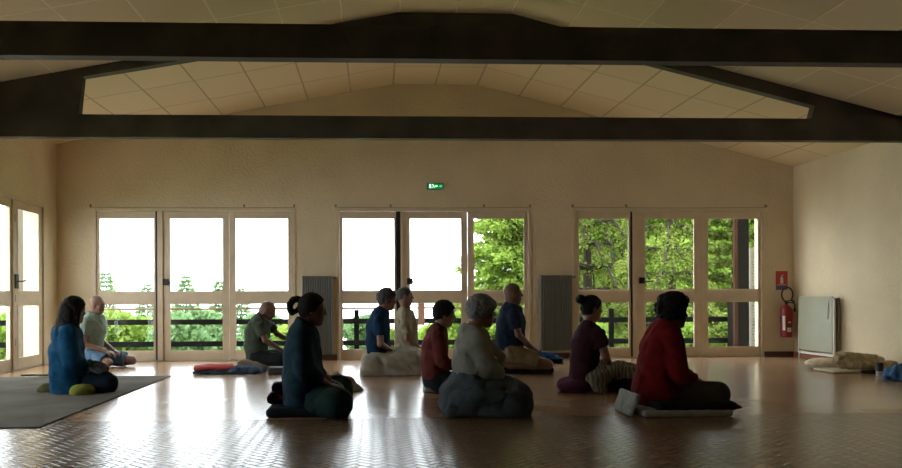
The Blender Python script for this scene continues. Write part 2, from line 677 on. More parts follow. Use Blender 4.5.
# ---------------------------------------------------------------- terrace outside
DECK = mat('grey_concrete', (0.30, 0.29, 0.27), 0.85, 0.1, 5.0, 0.2, 60)
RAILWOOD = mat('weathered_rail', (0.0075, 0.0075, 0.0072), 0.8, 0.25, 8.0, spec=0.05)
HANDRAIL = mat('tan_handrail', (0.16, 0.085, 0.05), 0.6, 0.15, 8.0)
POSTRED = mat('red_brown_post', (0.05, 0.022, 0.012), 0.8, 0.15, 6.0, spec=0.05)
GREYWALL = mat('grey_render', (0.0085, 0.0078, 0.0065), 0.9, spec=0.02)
OUTWALL = mat('outside_cream_render', (0.125, 0.105, 0.075), 0.9, 0.05, 3.0, 0.2, 50)
SHUT = mat('faded_white_shutter', (0.17, 0.155, 0.13), 0.6, 0.08, 8.0)
GRASS = mat('meadow_grass', (0.10, 0.22, 0.03), 0.9, 0.35, 0.6, 0.5, 6.0)

YR = 13.0
tag(MB().box(-7.2, 7.6, D + TH + .002, YR + .25, -.24, -.10).box(-7.2, XL - TH - .003, 1.0, D + TH + .002, -.24, -.10).build('terrace_deck', DECK), kind='structure')
rz = [float(on_y(451, y, YR)[2]) for y in (307.8, 320.6, 342.2)]


def railing(label, x0, x1, posts, handrail=True):
    root = empty('terrace_railing', ((x0 + x1) / 2, YR, -.10), label, 'railing')
    ox = (x0 + x1) / 2
    if handrail:
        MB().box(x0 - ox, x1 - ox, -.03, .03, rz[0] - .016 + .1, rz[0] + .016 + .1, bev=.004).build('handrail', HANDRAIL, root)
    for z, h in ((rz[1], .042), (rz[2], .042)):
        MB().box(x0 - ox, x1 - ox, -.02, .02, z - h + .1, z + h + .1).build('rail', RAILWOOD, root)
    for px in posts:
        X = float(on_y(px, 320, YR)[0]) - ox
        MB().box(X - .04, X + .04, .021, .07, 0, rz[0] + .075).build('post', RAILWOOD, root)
    return root


railing('weathered terrace railing outside the left glazed doors', -7.1, float(on_y(318, 300, YR)[0]), (60, 311))
railing('weathered terrace railing outside the middle glazed doors', float(on_y(318.6, 300, YR)[0]), float(on_y(552, 300, YR)[0]), (356.5, 384, 470))
railing('weathered terrace railing outside the right glazed doors', float(on_y(552.6, 300, YR)[0]), float(on_y(731, 300, YR)[0]), (612,), handrail=False)
# tan board hung on the middle railing
X = float(on_y(421, 313, YR)[0])
z0, z1 = float(on_y(421, 325, YR)[2]), float(on_y(421, 303, YR)[2])
o = MB().box(-.055, .055, -.012, .012, z0, z1, bev=.004).build('hanging_board', HANDRAIL)
o.location = (X, YR - .055, 0)
tag(o, 'small upright tan board fixed to the terrace railing behind the middle doors', 'board')


def xo(px, Y):
    return float(on_y(px, 290, Y)[0])


# red-brown roof post, grey wing wall and white shutter beyond the right doors
YP = 12.55
tag(MB().box(xo(734.6, YP), xo(737.9, YP), YP, YP + .06, -.10, 2.9).build('terrace_post', POSTRED),
    'slim red-brown post standing outside the right glazed door', 'post')
YW = 12.75
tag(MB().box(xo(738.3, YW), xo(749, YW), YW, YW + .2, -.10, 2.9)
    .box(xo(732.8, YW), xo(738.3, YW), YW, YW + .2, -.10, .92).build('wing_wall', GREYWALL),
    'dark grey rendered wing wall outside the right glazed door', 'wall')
root = empty('shutter', (xo(750.3, 12.3), 12.3, -.10), 'white slatted shutter leaf standing open beyond the right glazed door', 'shutter')
sw = xo(758.5, 12.3) - xo(750.3, 12.3)
zt = float(on_y(755, 248, 12.3)[2]) + .1
fm = MB()
frame_rect(fm, 0, sw, .02, zt, (.025, .025, .06, .06), 0, .04)
fm.build('frame', SHUT, root)
sl = MB()
for k in range(int((zt - .14) / .05)):
    sl.box(.025, sw - .025, .008, .03, .09 + k * .05, .125 + k * .05)
sl.build('slats', SHUT, root)
# left side: cream end wall with a brown edge post outside the side door
YE = D + .02
tag(MB().box(-5.10, XL - TH - .004, YE, YE + .2, -.10, 2.7).build('end_wall', OUTWALL), 'cream rendered end wall seen through the side door', 'wall')
tag(MB().box(-5.165, -5.105, YE - .03, YE + .03, -.10, 2.7).build('corner_post', POSTRED), 'thin brown corner post beside the cream end wall', 'post')
root = empty('terrace_railing', (-7.1, 6, -.10), 'weathered terrace railing outside the side door', 'railing')
for z in rz[1:]:
    MB().box(-.02, .02, -4, 6.9, z - .042 + .1, z + .042 + .1).build('rail', RAILWOOD, root)
for y in (-3.5, 0, 3.4):
    MB().box(-.07, -.021, y - .04, y + .04, 0, rz[0] + .075).build('post', RAILWOOD, root)

# ---------------------------------------------------------------- hillside
def ground_z(x, y):
    return -1.1 - max(0.0, (y - 14)) * 0.24 - max(0.0, (-x - 7)) * .18 + (0.10 * max(0.0, x - 1.5) if y > 13 else 0)


bm = bmesh.new()
nx, ny = 46, 46
V = [[bm.verts.new((-75 + 150 * i / nx, -12 + 110 * j / ny, ground_z(-75 + 150 * i / nx, -12 + 110 * j / ny) - (0 if j else 0))) for j in range(ny + 1)] for i in range(nx + 1)]
for i in range(nx):
    for j in range(ny):
        cx_, cy_ = -75 + 150 * (i + .5) / nx, -12 + 110 * (j + .5) / ny
        bm.faces.new((V[i][j], V[i + 1][j], V[i + 1][j + 1], V[i][j + 1]))
me = bpy.data.meshes.new('hillside')
bm.to_mesh(me)
bm.free()
tag(link('hillside', me, GRASS), kind='structure')


# ---------------------------------------------------------------- trees
def leaf_mat(name, c1, c2, trans=0.45):
    m = bpy.data.materials.new(name)
    m.use_nodes = True
    nt = m.node_tree
    nt.nodes.clear()
    out = nt.nodes.new('ShaderNodeOutputMaterial')
    mix = nt.nodes.new('ShaderNodeMixShader')
    mix.inputs[0].default_value = trans
    df = nt.nodes.new('ShaderNodeBsdfDiffuse')
    tl = nt.nodes.new('ShaderNodeBsdfTranslucent')
    geo = nt.nodes.new('ShaderNodeNewGeometry')
    tc = nt.nodes.new('ShaderNodeTexCoord')
    nz = nt.nodes.new('ShaderNodeTexNoise')
    nz.inputs['Scale'].default_value = 0.9
    nz.inputs['Detail'].default_value = 3
    nt.links.new(tc.outputs['Object'], nz.inputs['Vector'])
    g = NT(nt)
    f = g.m('ADD', g.m('MULTIPLY', geo.outputs['Random Per Island'], 0.6), g.m('MULTIPLY', g.m('SUBTRACT', nz.outputs['Fac'], 0.3), 1.0), clamp=True)
    c = g.mixc(f, c1, c2)
    nt.links.new(c, df.inputs[0])
    nt.links.new(c, tl.inputs[0])
    nt.links.new(df.outputs[0], mix.inputs[1])
    nt.links.new(tl.outputs[0], mix.inputs[2])
    nt.links.new(mix.outputs[0], out.inputs[0])
    return m


LEAF_BRIGHT = leaf_mat('bright_needles', (0.11, 0.20, 0.030), (0.36, 0.45, 0.095))
LEAF_MID = leaf_mat('mid_green_needles', (0.045, 0.090, 0.016), (0.29, 0.33, 0.075))
LEAF_DARK = leaf_mat('dark_needles', (0.022, 0.050, 0.022), (0.055, 0.105, 0.035))
LEAF_HAZE = leaf_mat('haze_tinted_needles', (0.11, 0.21, 0.10), (0.27, 0.38, 0.16))  # distance haze mixed into the foliage colour
BARK = mat('bark', (0.045, 0.030, 0.019), 0.95, 0.3, 6.0, 0.6, 20)


def leaf_mesh(name, P, Dr, size, rs, aspect=0.45):
    """one quad (bent leaf spray) per point; P, Dr: (n,3)"""
    n = len(P)
    Dr = Dr / np.linalg.norm(Dr, axis=1, keepdims=True)
    R = rs.normal(size=(n, 3))
    W = np.cross(Dr, R)
    W /= np.linalg.norm(W, axis=1, keepdims=True) + 1e-9
    s = (size * (0.6 + 0.8 * rs.random(n)))[:, None]
    a = P - W * s * aspect * .5
    b = P + W * s * aspect * .5
    c = P + Dr * s * .6 + W * s * aspect * .5
    d = P + Dr * s
    e = P + Dr * s * .6 - W * s * aspect * .5
    V = np.stack([P, c, d, e], axis=1).reshape(-1, 3)
    me = bpy.data.meshes.new(name)
    me.vertices.add(4 * n)
    me.vertices.foreach_set('co', V.astype(np.float32).ravel())
    me.loops.add(4 * n)
    me.loops.foreach_set('vertex_index', np.arange(4 * n, dtype=np.int32))
    me.polygons.add(n)
    me.polygons.foreach_set('loop_start', np.arange(0, 4 * n, 4, dtype=np.int32))
    me.update()
    me.validate()
    return me


def conifer(loc, h, r, m, seed, label, n=9000, size=0.34, bare=0.08, group='trees beyond the terrace', droop=0.25, whorl=0.42, name='conifer_tree', cat='tree', limb_r=.02, power=0.85):
    rs = np.random.RandomState(seed)
    root = empty(name, loc, label, cat, group)
    tr = MB()
    tr.tube([(0, 0, 0), (rs.normal() * .05, 0, h * .5), (0, 0, h * .97)], [max(.06, h * .022), h * .013, .01], 8)
    z = h * bare
    Ps, Ds = [], []
    lm = MB()
    levels = []
    while z < h * .985:
        f = (z - h * bare) / (h * (1 - bare))
        R = r * (1 - f) ** power * (0.8 + .35 * rs.random())
        levels.append((z, R))
        z += whorl * (0.55 + .6 * (1 - f))
    tot = sum(R * R * .4 + R + .12 for _, R in levels)
    for z, R in levels:
        nb = 6 + int(4 * rs.random())
        k = int(n * (R * R * .4 + R + .12) / tot / nb) + 2
        ph = rs.random() * 6.28
        for b_ in range(nb):
            a = ph + 6.283 * b_ / nb + rs.normal() * .25
            L = R * (.75 + .4 * rs.random())
            dx, dy = math.cos(a), math.sin(a)
            t = rs.random(k) ** .6
            spread = .16 * L * (1.15 - t) + .03
            side = rs.normal(size=k) * spread
            x = dx * t * L - dy * side
            y = dy * t * L + dx * side
            zz = z + .18 * L * t - droop * L * t * t - np.abs(side) * .25 + rs.normal(size=k) * .045 * L
            Ps.append(np.stack([x, y, zz], 1))
            dv = np.stack([dx - dy * np.sign(side) * .7 + rs.normal(size=k) * .35, dy + dx * np.sign(side) * .7 + rs.normal(size=k) * .35, -droop * 1.2 * t + rs.normal(size=k) * .35], 1)
            Ds.append(dv)
            if limb_r > 0:
                tr.tube([(0, 0, z), (dx * L * .5, dy * L * .5, z + .05 * L), (dx * L * .9, dy * L * .9, z + (.16 - droop * .8) * L)], [limb_r * (0.5 + L / r), limb_r * .6, limb_r * .25], 5, cap=False)
    tr.build('trunk', BARK, root)
    me = leaf_mesh('foliage', np.concatenate(Ps), np.concatenate(Ds), size, rs)
    link('foliage', me, m, root)
    return root


def bushy(loc, h, r, m, seed, label, n=9000, size=.3, group='trees beyond the terrace', name='leafy_tree', cat='tree', blobs=14):
    rs = np.random.RandomState(seed)
    root = empty(name, loc, label, cat, group)
    tr = MB()
    tr.tube([(0, 0, 0), (0.05, 0, h * .35), (0, 0, h * .75)], [h * .03, h * .022, h * .008], 8)
    Ps, Ds = [], []
    for b_ in range(blobs):
        a = rs.random() * 6.28
        f = rs.random() ** .7
        zc = h * (.28 + .60 * rs.random())
        rr = r * math.sqrt(max(.05, 1 - ((zc / h - .52) / .52) ** 2)) * .72
        c = np.array([math.cos(a) * f * rr, math.sin(a) * f * rr, zc])
        br = r * (.34 + .2 * rs.random())
        k = n // blobs
        d = rs.normal(size=(k, 3))
        d /= np.linalg.norm(d, axis=1, keepdims=True)
        rad = br * rs.random(k) ** .35
        Ps.append(c + d * rad[:, None] * np.array([1, 1, .75]))
        Ds.append(d + rs.normal(size=(k, 3)) * .6 + np.array([0, 0, .1]))
        tr.tube([(0, 0, h * .25), tuple(c * np.array([.5, .5, .8])), tuple(c)], [h * .012, h * .008, .01], 5, cap=False)
    tr.build('trunk', BARK, root)
    link('foliage', leaf_mesh('foliage', np.concatenate(Ps), np.concatenate(Ds), size, rs, .6), m, root)
    return root


def ground_at(px, Y):
    x = xo(px, Y)
    return x, ground_z(x, Y)


def plant(fn, px, Y, top, rpx, m, seed, label, **kw):
    x, gz = ground_at(px, Y)
    gz -= .1
    zt_ = float(on_y(px, top, Y)[2])
    return fn((x, Y, gz), zt_ - gz, rpx * Y / F_PX, m, seed, label, **kw)


GL, GM, GR = 'trees seen through the left doors', 'trees seen through the middle doors', 'trees seen through the right doors'
# left doors: haze-tinted conifer tips above the middle rail
for k, (px, Y, top, r, lab) in enumerate((
        (106, 40, 269, 62, 'pointed conifer at the left end of the left doors view'),
        (147, 44, 279, 50, 'slim conifer whose tip shows at the right of the first pane'),
        (186, 40, 274, 58, 'conifer with a tall pointed tip just right of the door lock'),
        (219, 42, 278, 52, 'conifer at the right edge of the second pane of the left doors'),
        (241, 46, 286, 48, 'small conifer tip at the left edge of the third pane'))):
    plant(conifer, px, Y, top, r, LEAF_HAZE, 10 + k, lab, n=26000, size=.20, group=GL, whorl=.34, power=.95, bare=.02, limb_r=0)
for k, (px, Y, top, r, m_, lab) in enumerate((
        (116, 27, 304, 40, LEAF_BRIGHT, 'bright green leafy tree behind the lower left pane'),
        (176, 26, 297, 30, LEAF_HAZE, 'blue-green leafy tree behind the lower second pane'),
        (212, 28, 301, 36, LEAF_HAZE, 'broad blue-green tree behind the lower pane right of the left door lock'),
        (262, 27, 308, 30, LEAF_HAZE, 'green leafy tree behind the person leaning forward'),
        (300, 26, 318, 26, LEAF_BRIGHT, 'bright green bush behind the person in the teal shawl'))):
    plant(bushy, px, Y, top, r, m_, 30 + k, lab, n=17000, size=.20, group=GL, blobs=26)
for k, (px, Y, top, r, m_) in enumerate(((20, 30, 296, 60, LEAF_BRIGHT),)):
    plant(bushy, px, Y, top, r, m_, 50, 'bright leafy tree outside the side door', n=14000, size=.26, group='trees outside the side door')
bushy((-15, 18, ground_z(-15, 18) - .2), 6.1, 3.0, LEAF_BRIGHT, 51, 'nearer leafy tree outside the side door', n=20000, size=.18, group='trees outside the side door')
# middle doors
for k, (px, Y, top, r, m_, lab) in enumerate((
        (362, 27, 303, 22, LEAF_HAZE, 'pale leafy tree behind the lower left pane of the middle doors'),
        (386, 30, 314, 20, LEAF_BRIGHT, 'low bright tree behind the two people by the middle doors'),
        (424, 25, 314, 26, LEAF_BRIGHT, 'bright bush just below the tan hanging board'))):
    plant(bushy, px, Y, top, r, m_, 60 + k, lab, n=14000, size=.18, group=GM)
plant(bushy, 458, 24, 276, 17, LEAF_BRIGHT, 66, 'light branchy tree at the left of the tall conifer', n=4500, size=.13, group=GM, blobs=10)
plant(bushy, 462, 21, 305, 30, LEAF_BRIGHT, 67, 'bright yellow-green bush behind the person in the grey wrap', n=18000, size=.14, group=GM)
plant(conifer, 514, 21, 90, 62, LEAF_BRIGHT, 70, 'big bright green conifer filling the right pane of the middle doors', n=100000, size=.12, group=GM, whorl=.24, bare=.03, power=.5)
plant(conifer, 560, 26, 150, 60, LEAF_MID, 71, 'darker conifer behind the big bright conifer', n=26000, size=.2, group=GM)
# right doors: close cedars
plant(conifer, 668, 19.5, 60, 75, LEAF_MID, 80, 'close cedar with bare brown limbs at the middle of the right doors', n=46000, size=.10, group=GR, whorl=.62, droop=.5, limb_r=.06, power=.5)
plant(conifer, 590, 22, 100, 78, LEAF_MID, 81, 'cedar with slanting limbs at the left of the right doors', n=22000, size=.11, group=GR, whorl=.70, droop=.75, limb_r=.075, power=.5)
plant(conifer, 735, 20.5, 90, 62, LEAF_MID, 82, 'dense green conifer behind the red-brown post', n=70000, size=.12, group=GR)
plant(conifer, 795, 24, 90, 70, LEAF_MID, 83, 'conifer behind the grey wing wall', n=30000, size=.17, group=GR)
for k, (px, Y, top, r, m_, lab) in enumerate((
        (628, 31, 150, 75, LEAF_BRIGHT, 'sunlit yellow-green tree far behind the cedars'),
        (700, 33, 160, 75, LEAF_BRIGHT, 'second sunlit tree far behind the cedars'),
        (560, 34, 200, 55, LEAF_BRIGHT, 'yellow-green tree between the middle and right doors'),
        (780, 35, 150, 80, LEAF_MID, 'far green tree behind the right end of the terrace'))):
    plant(bushy, px, Y, top, r, m_, 90 + k, lab, n=34000, size=.22, group=GR, blobs=30)
for k, (px, Y, r) in enumerate(((588, 17.5, 25), (638, 17.2, 25), (688, 17.5, 25), (730, 17, 20))):
    plant(bushy, px, Y, 322, r, (LEAF_BRIGHT, LEAF_MID)[k % 2], 100 + k, ('low yellow-green shrub', 'low dark green shrub', 'second yellow-green shrub', 'second dark green shrub')[k] + ' under the cedars', n=12000, size=.11, group='shrubs under the cedars', name='shrub', cat='shrub')
# ---------------------------------------------------------------- signed-distance modelling (bodies, clothes, cushions)
class Fld:
    """smooth unions of round cones and ellipsoids sampled on a grid, meshed with surface nets"""

    def __init__(self, lo, hi, h):
        self.h = h
        self.lo = np.array(lo, float)
        n = np.ceil((np.array(hi, float) - self.lo) / h).astype(int) + 1
        self.n = n
        self.d = np.full(n, 1.0, np.float32)
        self.ax = [self.lo[i] + h * np.arange(n[i]) for i in range(3)]

    def _sub(self, lo, hi, m):
        sl = []
        for i in range(3):
            a = int(max(0, math.floor((lo[i] - m - self.lo[i]) / self.h)))
            b = int(min(self.n[i], math.ceil((hi[i] + m - self.lo[i]) / self.h) + 1))
            if b <= a:
                return None, None
            sl.append(slice(a, b))
        P = np.stack(np.meshgrid(*[self.ax[i][sl[i]] for i in range(3)], indexing='ij'), -1).astype(np.float32)
        return tuple(sl), P

    def _put(self, sl, dn, k, sub=False):
        o = self.d[sl]
        if sub:                      # carve dn out
            dn = -dn
            hh = np.clip(.5 - .5 * (o - dn) / k, 0, 1)
            self.d[sl] = o * (1 - hh) + dn * hh + k * hh * (1 - hh)
        else:
            hh = np.clip(.5 + .5 * (o - dn) / k, 0, 1)
            self.d[sl] = o * (1 - hh) + dn * hh - k * hh * (1 - hh)

    def cap(self, a, b, ra, rb=None, k=.02, flat=False, sub=False):
        rb = ra if rb is None else rb
        a, b = np.array(a, float), np.array(b, float)
        m = max(ra, rb) + k + 3 * self.h
        sl, P = self._sub(np.minimum(a, b), np.maximum(a, b), m)
        if sl is None:
            return self
        ab = b - a
        L2 = ab.dot(ab) + 1e-9
        t = np.clip(((P - a) @ ab) / L2, 0, 1)
        dn = np.linalg.norm(P - a - t[..., None] * ab, axis=-1) - (ra + (rb - ra) * t)
        if flat:
            dn = np.maximum(dn, ((P - b) @ ab) / math.sqrt(L2))
        self._put(sl, dn, k, sub)
        return self

    def ecap(self, a, b, ra, rb, wa, wb, lat, k=.03):
        """elliptical round cone: r in the section plane, w along the lateral vector"""
        a, b, lat = np.array(a, float), np.array(b, float), np.array(lat, float)
        m = max(wa, wb, ra, rb) + k + 3 * self.h
        sl, P = self._sub(np.minimum(a, b), np.maximum(a, b), m)
        if sl is None:
            return self
        ab = b - a
        L2 = ab.dot(ab) + 1e-9
        t = np.clip(((P - a) @ ab) / L2, 0, 1)
        r = ra + (rb - ra) * t
        w = wa + (wb - wa) * t
        Q = P - a - t[..., None] * ab
        ql = Q @ lat
        qr = Q - ql[..., None] * lat
        dn = np.sqrt((ql * r / w) ** 2 + (qr ** 2).sum(-1)) - r
        self._put(sl, dn, k)
        return self

    def ell(self, c, rad, R=None, k=.02, sub=False):
        c, rad = np.array(c, float), np.array(rad, float)
        m = rad.max() + k + 3 * self.h
        sl, P = self._sub(c, c, m)
        if sl is None:
            return self
        Q = P - c
        if R is not None:
            Q = Q @ np.array(R)          # columns of R are the local axes
        q = np.linalg.norm(Q / rad, axis=-1)
        g = np.linalg.norm(Q / rad ** 2, axis=-1) + 1e-9
        dn = q * (q - 1) / g
        dn = np.where(q < 1e-4, -rad.min(), dn)
        self._put(sl, dn, k, sub)
        return self

    def rbox(self, c, half, r, R=None, k=.01):
        c, half = np.array(c, float), np.array(half, float)
        m = np.linalg.norm(half) + k + 3 * self.h
        sl, P = self._sub(c, c, m)
        if sl is None:
            return self
        Q = P - c
        if R is not None:
            Q = Q @ np.array(R)
        q = np.abs(Q) - (half - r)
        dn = np.linalg.norm(np.maximum(q, 0), axis=-1) + np.minimum(q.max(-1), 0) - r
        self._put(sl, dn, k)
        return self

    def cut(self, p, n, k=.006):
        """keep the side the normal points away from"""
        n = np.array(n, float)
        n = n / np.linalg.norm(n)
        G = (self.ax[0][:, None, None] - p[0]) * n[0] + (self.ax[1][None, :, None] - p[1]) * n[1] + (self.ax[2][None, None, :] - p[2]) * n[2]
        o = self.d
        hh = np.clip(.5 - .5 * (o - G) / k, 0, 1)
        self.d = (o * (1 - hh) + G * hh + k * hh * (1 - hh)).astype(np.float32)
        return self

    def folds(self, amp, freq, seed=0, dirs=None, n=5):
        """cloth folds: warped sine ridges added to the distance near the surface"""
        rs = np.random.RandomState(seed)
        msk = np.abs(self.d) < .06
        I = np.argwhere(msk)
        P = self.lo + I * self.h
        w = np.zeros(len(P))
        for _ in range(n):
            v = rs.normal(size=3) if dirs is None else np.array(dirs[rs.randint(len(dirs))], float) + rs.normal(size=3) * .25
            v = v / np.linalg.norm(v) * freq * (0.6 + .8 * rs.random())
            v2 = rs.normal(size=3) * freq * .35
            s = np.sin(P @ v + 1.7 * np.sin(P @ v2 + rs.random() * 6) + rs.random() * 6)
            w += 1 - 2 * np.abs(s) ** .8
        for _ in range(n):
            v = rs.normal(size=3) if dirs is None else np.array(dirs[rs.randint(len(dirs))], float) + rs.normal(size=3) * .4
            v = v / np.linalg.norm(v) * freq * 2.6 * (0.6 + .8 * rs.random())
            v2 = rs.normal(size=3) * freq * .7
            w += .42 * np.sin(P @ v + 1.9 * np.sin(P @ v2 + rs.random() * 6) + rs.random() * 6)
        self.d[msk] += (1.45 * amp * np.clip(w / math.sqrt(n), -1.1, 1.3)).astype(np.float32)
        return self

    def mesh(self, name, smooth=1):
        Dn = self.d
        nx, ny, nz = Dn.shape
        s = Dn < 0
        c = s.astype(np.int8)
        cnt = sum(c[i:nx - 1 + i, j:ny - 1 + j, k:nz - 1 + k] for i in (0, 1) for j in (0, 1) for k in (0, 1))
        mix = (cnt > 0) & (cnt < 8)
        ii, jj, kk = np.nonzero(mix)
        idx = np.full(mix.shape, -1, np.int64)
        idx[mix] = np.arange(len(ii))
        pos = np.zeros((len(ii), 3))
        num = np.zeros(len(ii))
        C = [np.array(v) for v in ((0, 0, 0), (1, 0, 0), (0, 1, 0), (1, 1, 0), (0, 0, 1), (1, 0, 1), (0, 1, 1), (1, 1, 1))]
        for a in range(8):
            for b in range(a + 1, 8):
                if np.abs(C[a] - C[b]).sum() != 1:
                    continue
                d0 = Dn[ii + C[a][0], jj + C[a][1], kk + C[a][2]]
                d1 = Dn[ii + C[b][0], jj + C[b][1], kk + C[b][2]]
                x = (d0 < 0) != (d1 < 0)
                t = np.where(x, d0 / np.where(x, d0 - d1, 1), 0)
                pos += np.where(x[:, None], C[a] + t[:, None] * (C[b] - C[a]), 0)
                num += x
        V = self.lo + self.h * (np.stack([ii, jj, kk], 1) + pos / num[:, None])
        Q = []
        for axn in range(3):
            o = [(1, 2), (2, 0), (0, 1)][axn]
            sl0 = [slice(None)] * 3
            sl1 = [slice(None)] * 3
            sl0[axn], sl1[axn] = slice(0, -1), slice(1, None)
            e = s[tuple(sl0)] != s[tuple(sl1)]
            I = np.argwhere(e)
            ok = (I[:, o[0]] > 0) & (I[:, o[1]] > 0) & (I[:, o[0]] < Dn.shape[o[0]] - 1) & (I[:, o[1]] < Dn.shape[o[1]] - 1)
            I = I[ok]
            ins = s[tuple(I.T)]

            def at(da, db):
                J = I.copy()
                J[:, o[0]] += da
                J[:, o[1]] += db
                return idx[tuple(J.T)]
            q = np.stack([at(-1, -1), at(0, -1), at(0, 0), at(-1, 0)], 1)
            q[~ins] = q[~ins][:, ::-1]
            Q.append(q)
        Q = np.concatenate(Q)
        Q = Q[(Q >= 0).all(1)]
        for _ in range(smooth):
            acc = np.zeros_like(V)
            cn = np.zeros(len(V))
            for a, b in ((0, 1), (1, 2), (2, 3), (3, 0)):
                np.add.at(acc, Q[:, a], V[Q[:, b]])
                np.add.at(cn, Q[:, a], 1)
                np.add.at(acc, Q[:, b], V[Q[:, a]])
                np.add.at(cn, Q[:, b], 1)
            V = V * .5 + .5 * acc / np.maximum(cn, 1)[:, None]
        me = bpy.data.meshes.new(name)
        me.vertices.add(len(V))
        me.vertices.foreach_set('co', V.astype(np.float32).ravel())
        me.loops.add(4 * len(Q))
        me.loops.foreach_set('vertex_index', Q.astype(np.int32).ravel())
        me.polygons.add(len(Q))
        me.polygons.foreach_set('loop_start', np.arange(0, 4 * len(Q), 4, dtype=np.int32))
        me.polygons.foreach_set('use_smooth', np.ones(len(Q), bool))
        me.update()
        me.validate()
        return me
# ---------------------------------------------------------------- people
SKIN = mat('skin', (0.23, 0.125, 0.085), 0.55, 0.06, 18.0, 0.05, 90.0, spec=0.35)
SKIN_TAN = mat('tanned_skin', (0.15, 0.078, 0.05), 0.55, 0.06, 18.0, 0.05, 90.0, spec=0.35)
LIPS = mat('lip_skin', (0.20, 0.085, 0.07), 0.5)
HAIR_DARK = mat('dark_brown_hair', (0.007, 0.005, 0.004), 0.7, 0.4, 60.0, 0.5, 160.0, spec=0.15)
HAIR_GREY = mat('silver_grey_hair', (0.17, 0.17, 0.165), 0.7, 0.3, 60.0, 0.5, 160.0)
HAIR_PEPPER = mat('grey_brown_hair', (0.035, 0.031, 0.028), 0.7, 0.4, 60.0, 0.5, 160.0)


def unit(v):
    v = np.array(v, float)
    return v / (np.linalg.norm(v) + 1e-9)


